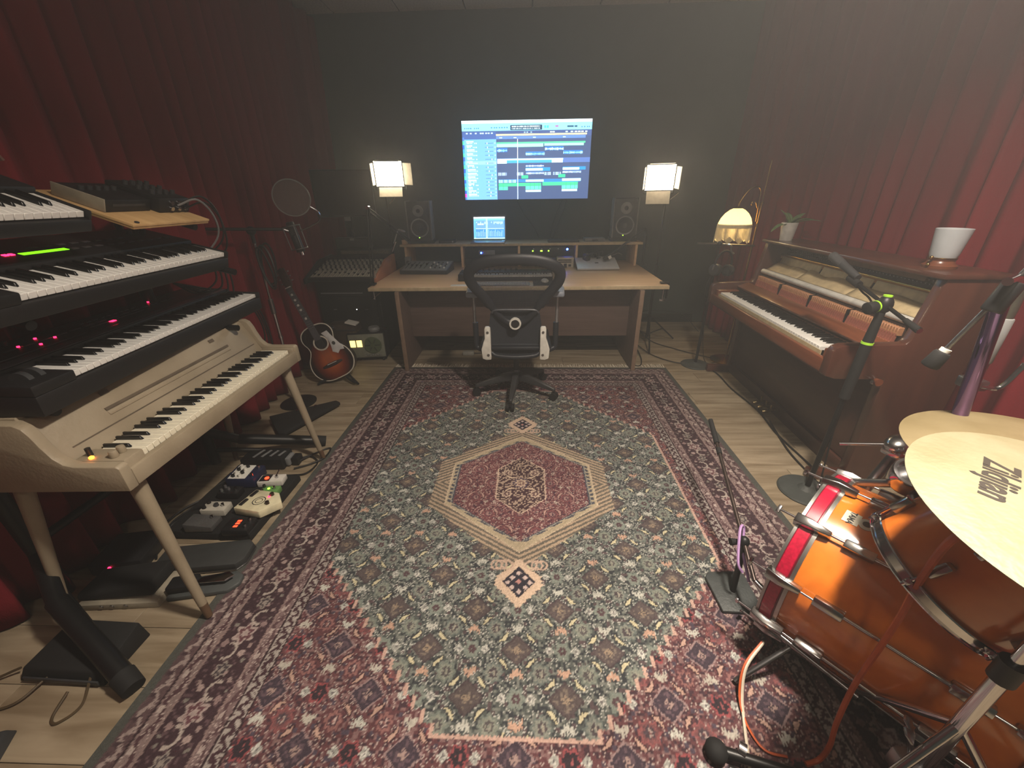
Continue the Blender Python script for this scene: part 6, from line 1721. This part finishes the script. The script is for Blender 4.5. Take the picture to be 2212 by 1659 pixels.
# ================================================================ guitar
g0 = V((-1.545, 2.965, .06)); g1 = V((-1.925, 3.11, .90))
gt = thing('acoustic_guitar', 'sunburst acoustic guitar with white pickguard leaning by the curtain', 'guitar')
axis = (g1 - g0).normalized(); face = V((.18, -1, .18)); face = (face - axis * face.dot(axis)).normalized(); sx_ = axis.cross(face)
Mg = Matrix((-sx_, axis, face)).transposed()
if Mg.determinant() < 0: Mg = Matrix((sx_, axis, face)).transposed()
Mg = Mg.to_4x4(); Mg.translation = g0; gt.matrix_world = Mg
half = [(0, 0), (.07, .004), (.13, .030), (.168, .085), (.176, .145), (.160, .205), (.128, .250), (.110, .285), (.112, .320), (.125, .355), (.128, .390), (.112, .430), (.078, .455), (.035, .465), (0, .466)]
oh = [V((x, y, 0)) for x, y in half]
osp = spline(oh, 5)
outline = [(p.x, p.y) for p in osp] + [(-p.x, p.y) for p in reversed(osp[1:-1])]
cxg, cyg = 0, .22
def gmat():
    m = bpy.data.materials.new('sunburst_top'); m.use_nodes = True; nt = m.node_tree; b = nt.nodes['Principled BSDF']
    b.inputs['Roughness'].default_value = .2; b.inputs['Coat Weight'].default_value = .5
    tc = nt.nodes.new('ShaderNodeTexCoord'); mp = nt.nodes.new('ShaderNodeMapping'); mp.vector_type = 'POINT'
    mp.inputs['Location'].default_value = (0, -.80, 0); mp.inputs['Scale'].default_value = (6.6, 5.0, 0)
    gr = nt.nodes.new('ShaderNodeTexGradient'); gr.gradient_type = 'SPHERICAL'
    cr = nt.nodes.new('ShaderNodeValToRGB'); e = cr.color_ramp.elements
    e[0].position, e[0].color = .0, lin((22, 12, 10)); e[1].position, e[1].color = .75, lin((170, 84, 34))
    k = e.new(.35); k.color = lin((110, 40, 18))
    nt.links.new(tc.outputs['Object'], mp.inputs[0]); nt.links.new(mp.outputs[0], gr.inputs[0]); nt.links.new(gr.outputs[0], cr.inputs[0]); nt.links.new(cr.outputs[0], b.inputs['Base Color'])
    return m
G().prism([(x * .995, y * .995 + .001) for x, y in outline], -.098, -.003).out('body_sides', gt, mat('dark_sides', (36, 18, 12), .3, coat=.4))
G().prism([(x * .975, cyg + (y - cyg) * .98) for x, y in outline], -.004, .001).out('soundboard', gt, gmat())
G().tube([(x, y, -.003) for x, y in outline], .005, 8, closed=True, sm=0).out('binding', gt, mat('cream_binding', (206, 200, 186), .4))
G().lathe([(0, .0012), (.048, .0012), (.048, .0016), (0, .0016)], 36, Matrix.Translation((0, .315, 0))).out('sound_hole', gt, mat('hole_black', (10, 8, 8), .9))
G().lathe([(.050, .0012), (.054, .0022), (.060, .0022), (.062, .0012)], 40, Matrix.Translation((0, .315, 0))).out('rosette', gt, MATS['cream_binding'])
for s_ in (1,):
    pg = [(.040, .385), (.092, .388), (.104, .345), (.136, .25), (.150, .235), (.145, .198), (.112, .206), (.085, .185), (.050, .215), (.060, .255), (.066, .30), (.060, .34)]
    G().prism([(x * s_, y) for x, y in pg], .0012, .004).out('pickguard', gt, mat('white_pickguard', (206, 206, 206), .35), bevel=.001)
    G().prism([(s_ * (.092 + .014 * math.cos(a)), .275 + .016 * math.sin(a)) for a in [2 * PI * k / 10 for k in range(10)]], .004, .0048).out('pickguard_flower', gt, DGREY)
br = G().prism([(-.085, .118), (-.03, .108), (.03, .108), (.085, .118), (.085, .132), (.03, .142), (-.03, .142), (-.085, .132)], .001, .010).out('bridge', gt, mat('rosewood', (40, 22, 16), .5), bevel=.002)
G().bx(-.04, .04, .132, .136, .010, .014).out('saddle', br, WHT)
nk = G().prism([(-.024, .36), (.024, .36), (.021, .80), (-.021, .80)], -.018, .010).out('neck', gt, mat('neck_mahogany', (70, 34, 22), .4), bevel=.006)
fbd = G().prism([(-.027, .345), (.027, .345), (.0215, .80), (-.0215, .80)], .0095, .0145).out('fingerboard', gt, mat('fingerboard', (74, 70, 76), .4))
for y in (.74, .695, .65, .61, .535): G().cyl((0, y, .0145), (0, y, .0152), .0095, n=14).out('inlay', fbd, WHT)
for k in range(1, 15):
    y = .80 - .64 * (1 - 2 ** (-k / 12)) * .98
    G().bx(-.0225, .0225, y - .0008, y + .0008, .0145, .0156).out('fret', fbd, STEEL)
G().bx(-.022, .022, .798, .804, .008, .018).out('nut', fbd, WHT)
hs = G().prism([(-.023, .80), (.023, .80), (.034, .83), (.030, .955), (0, .965), (-.030, .955), (-.034, .83)], -.012, .002, Matrix.Rotation(rad(-8), 4, 'X') @ Matrix.Translation((0, 0, .09))).out('headstock', gt, mat('headstock_brown', (60, 32, 22), .4), bevel=.003)
for s_ in (-1, 1):
    for k in range(3):
        y = .845 + k * .038
        p = Matrix.Rotation(rad(-8), 4, 'X') @ V((s_ * .022, y, .094))
        G().cyl(p, p + V((0, 0, .012)), .0035, n=8).out('tuner_post', hs, CHR)
        q = Matrix.Rotation(rad(-8), 4, 'X') @ V((s_ * .044, y, .085))
        G().sph(q, .009, 10, (1, .7, .7)).out('tuner_button', hs, STEEL)
for k in range(6):
    x = -.016 + k * .0064
    G().cyl((x * 1.7, .134, .0145), (x, .80, .0185), .0006, n=4).out('string', gt, STEEL)
t = thing('guitar_stand', 'low black guitar stand under the sunburst guitar', 'guitar stand', (-1.56, 3.02, 0))
G().tube([(-.15, -.10, .03), (-.07, -.045, .05), (0, .02, .10), (.07, -.045, .05), (.15, -.10, .03)], .011, 8).out('cradle', t, RUB)
G().cyl((0, .02, .10), (-.06, .13, .45), .010, n=12).out('upright', t, BLKM)
for x, y in ((-.17, -.10), (.17, -.09), (-.04, .24)): G().cyl((0, .03, .11), (x, y, .012), .009, n=10).out('leg', t, BLKM)

# ================================================================ chrome stand with studio microphone
t = thing('studio_boom_stand', 'chrome microphone stand with dark boom behind the synthesizers', 'microphone stand', (-1.735, 2.62, 0))
G().lathe([(0, 0), (.125, 0), (.127, .008), (.10, .018), (.02, .03), (0, .03)], 32).out('base', t, BLKM)
G().cyl((0, 0, .02), (0, 0, .74), .011, n=14).out('lower_tube', t, CHR)
G().cyl((0, 0, .70), (0, 0, .80), .016, n=14).out('clutch', t, STEEL)
G().cyl((0, 0, .78), (.0, 0, 1.17), .008, n=14).out('upper_tube', t, CHR)
G().cyl((0, 0, .52), (0, 0, .54), .015, n=12).out('ring', t, CHR)
G().sph((0, 0, 1.235), .028, 14).out('boom_head', t, BLK)
G().cyl((0, 0, 1.16), (0, 0, 1.23), .011, n=12).out('neck', t, BLK)
G().cyl((-.16, -.18, 1.26), (.22, .03, 1.24), .009, n=12).out('boom_tube', t, BLKM)
G().cyl((.20, .02, 1.24), (.25, .04, 1.22), .012, n=12).out('mic_thread', t, CHR)
t = thing('studio_microphone', 'black large-diaphragm microphone in a wire shock mount', 'microphone', (-1.465, 2.66, 1.10), (rad(0), rad(-10), 0))
G().cyl((0, 0, 0), (0, 0, .105), .026, n=24).out('body', t, mat('mic_charcoal', (36, 36, 40), .4, .3), bevel=.003)
G().cyl((0, 0, .105), (0, 0, .185), .027, .024, 24).out('grille', t, mat('mic_mesh', (70, 66, 68), .45, .6, bump=.6, bscale=500), bevel=.006)
G().cyl((0, 0, -.02), (0, 0, 0), .012, n=14).out('connector', t, CHR)
for z, r in ((.02, .05), (.16, .052)):
    G().tube([(math.cos(a) * r, math.sin(a) * r, z) for a in [2 * PI * k / 20 for k in range(20)]], .0035, 6, closed=True, sm=0).out('shock_ring', t, STEEL)
for k in range(4):
    a = rad(45 + 90 * k); G().cyl((math.cos(a) * .05, math.sin(a) * .05, .02), (math.cos(a) * .052, math.sin(a) * .052, .16), .003, n=8).out('shock_rod', t, STEEL)
t = thing('pop_filter', 'round nylon pop filter in front of the studio microphone', 'pop filter', (-1.40, 2.575, 1.42), (rad(8), 0, rad(24)))
G().lathe([(.098, -.006), (.104, -.006), (.104, .006), (.098, .006)], 48, Matrix.Rotation(rad(90), 4, 'X'), closed=True).out('rim', t, STEEL)
def nylon():
    m = bpy.data.materials.new('sheer_nylon'); m.use_nodes = True; nt = m.node_tree; b = nt.nodes['Principled BSDF']
    b.inputs['Base Color'].default_value = lin((96, 84, 82)); b.inputs['Alpha'].default_value = .62; b.inputs['Roughness'].default_value = .8
    n = nt.nodes.new('ShaderNodeTexNoise'); n.inputs['Scale'].default_value = 200
    r = nt.nodes.new('ShaderNodeMapRange'); r.inputs[3].default_value = .5; r.inputs[4].default_value = .75
    nt.links.new(n.outputs['Fac'], r.inputs[0]); nt.links.new(r.outputs[0], b.inputs['Alpha'])
    return m
G().lathe([(0, 0), (.099, 0), (.099, .001), (0, .001)], 48, Matrix.Rotation(rad(90), 4, 'X')).out('nylon_screen', t, nylon())
G().tube([(.09, 0, -.05), (.13, 0, -.085), (.12, .02, -.14), (.0, .06, -.2)], .005, 8).out('gooseneck', t, CHR)
for i in range(3):
    pts = []
    for k in range(14):
        a = 2 * PI * k / 14; pts.append((-1.665 + .045 * math.cos(a + .4 * i) + .006 * i, 2.60 - .03 * i + .02 * math.sin(a), 1.035 + .125 * math.sin(a) - .01 * i))
    tag(G().tube(pts, .006, 6, closed=True, sm=4).out('cable_coil', None, CABLE), ('coiled black cable hung on the chrome stand, inner loop', 'coiled black cable hung on the chrome stand, middle loop', 'coiled black cable hung on the chrome stand, outer loop')[i], 'cable', 'cable coils on the chrome stand')

# ================================================================ LED panels with barn doors
LEDM = mat('led_panel_face', (255, 244, 220), .4, var=0, emit=17, ecol=(255, 234, 196))
FLAP = mat('barn_door_inside', (176, 170, 158), .6)
def led(loc, rz, foot, label, flaps, tilt=6):
    t = thing('led_panel_light', label, 'light', (0, 0, 0), group='pair of LED panel lights')
    M = Matrix.Translation(loc) @ Matrix.Rotation(rz, 4, 'Z') @ Matrix.Rotation(rad(tilt), 4, 'X')
    w, h = .118, .098
    def box(name, x0, x1, y0, y1, z0, z1, m, R=None, bev=.003):
        g = G().bx(x0, x1, y0, y1, z0, z1)
        for v in g.b.verts: v.co = M @ ((R @ v.co) if R is not None else v.co)
        return g.out(name, t, m, bevel=bev)
    box('housing', -w - .008, w + .008, .004, .05, -h - .008, h + .008, BLKM)
    box('led_face', -w, w, .0, .0035, -h, h, LEDM, bev=0)
    T = Matrix.Translation
    if 'top' in flaps: box('top_flap', -.10, .10, -.11, 0, -.0015, .0015, FLAP, T((0, 0, h + .01)) @ Matrix.Rotation(rad(flaps['top']), 4, 'X'), 0)
    if 'bottom' in flaps: box('bottom_flap', -.10, .10, -.11, 0, -.0015, .0015, FLAP, T((0, 0, -h - .01)) @ Matrix.Rotation(rad(flaps['bottom']), 4, 'X'), 0)
    if 'right' in flaps: box('right_flap', -.0015, .0015, -.11, 0, -.085, .085, FLAP, T((w + .01, 0, 0)) @ Matrix.Rotation(rad(flaps['right']), 4, 'Z'), 0)
    if 'left' in flaps: box('left_flap', -.0015, .0015, -.11, 0, -.085, .085, FLAP, T((-w - .01, 0, 0)) @ Matrix.Rotation(rad(flaps['left']), 4, 'Z'), 0)
    hp = V(loc) + V((0, .05, -.13)); fp = V(foot)
    G().tube([M @ V((-w - .012, .025, 0)), M @ V((-w - .012, .03, -h - .03)), hp, M @ V((w + .012, .03, -h - .03)), M @ V((w + .012, .025, 0))], .005, 6, sm=0).out('yoke', t, BLKM)
    if (V((fp.x, fp.y, 0)) - V((hp.x, hp.y, 0))).length > .02:
        pt_ = V((fp.x, fp.y, hp.z - .015)); G().cyl(hp, pt_, .008, n=12).out('offset_arm', t, BLKM); G().sph(pt_, .016, 12).out('arm_joint', t, BLK)
        hp = pt_
    G().cyl(hp + V((0, 0, .01)), (hp.x, hp.y, .75), .009, n=12).out('upper_tube', t, BLKM)
    G().cyl((hp.x, hp.y, .78), (hp.x, hp.y, .06), .0135, n=12).out('lower_tube', t, BLKM)
    G().cyl((hp.x, hp.y, .73), (hp.x, hp.y, .79), .02, n=12).out('collar', t, BLK)
    G().cyl((hp.x + .03, hp.y - .01, 1.36), (hp.x + .10, hp.y - .02, 1.42), .004, n=8).out('tilt_lever', t, CHR)
    for k in range(3):
        a = rad(20 + 120 * k); e_ = V((hp.x + math.cos(a) * .34, hp.y + math.sin(a) * .34, .012))
        lg = G().cyl((hp.x, hp.y, .30), e_, .008, n=8).out('tripod_leg', t, BLKM)
        m_ = V((hp.x, hp.y, .30)).lerp(e_, .55)
        G().cyl((hp.x, hp.y, .10), m_, .006, n=8).out('leg_brace', lg, BLKM)
    return t
led((-1.205, 3.92, 1.605), rad(12), (-1.43, 4.46, 0), 'bright LED panel with barn doors left of the television', {'top': 4, 'bottom': 38, 'right': 42, 'left': -6})
led((1.185, 3.92, 1.540), rad(-12), (1.268, 3.95, 0), 'bright LED panel with barn doors right of the television', {'bottom': 62, 'right': 14, 'left': -8, 'top': -4})
# loose cables behind the desk's right end
for i, pts in enumerate(([(1.02, 4.2, .62), (1.06, 4.10, .30), (1.05, 3.95, .05), (1.08, 3.70, .012), (1.00, 3.45, .012), (.99, 3.33, .012), (1.05, 3.33, .012), (1.10, 3.5, .012), (1.12, 3.75, .02)],
                         [(1.15, 3.85, .02), (1.22, 3.60, .012), (1.35, 3.42, .012), (1.47, 3.36, .015)],
                         [(1.10, 4.1, .25), (1.3, 4.0, .03), (1.5, 3.75, .012), (1.7, 3.55, .012), (1.85, 3.42, .012)],
                         [(1.22, 4.45, .18), (1.5, 4.55, .19), (1.8, 4.5, .16), (1.95, 4.3, .012)])):
    cable('floor_cable', pts, .0045, ('black cable looping on the floor by the right desk leg', 'black cable from the light stand to the round base', 'black cable crossing the floor towards the piano', 'dark cable sagging along the foot of the back wall')[i], 'cables behind the right desk end')
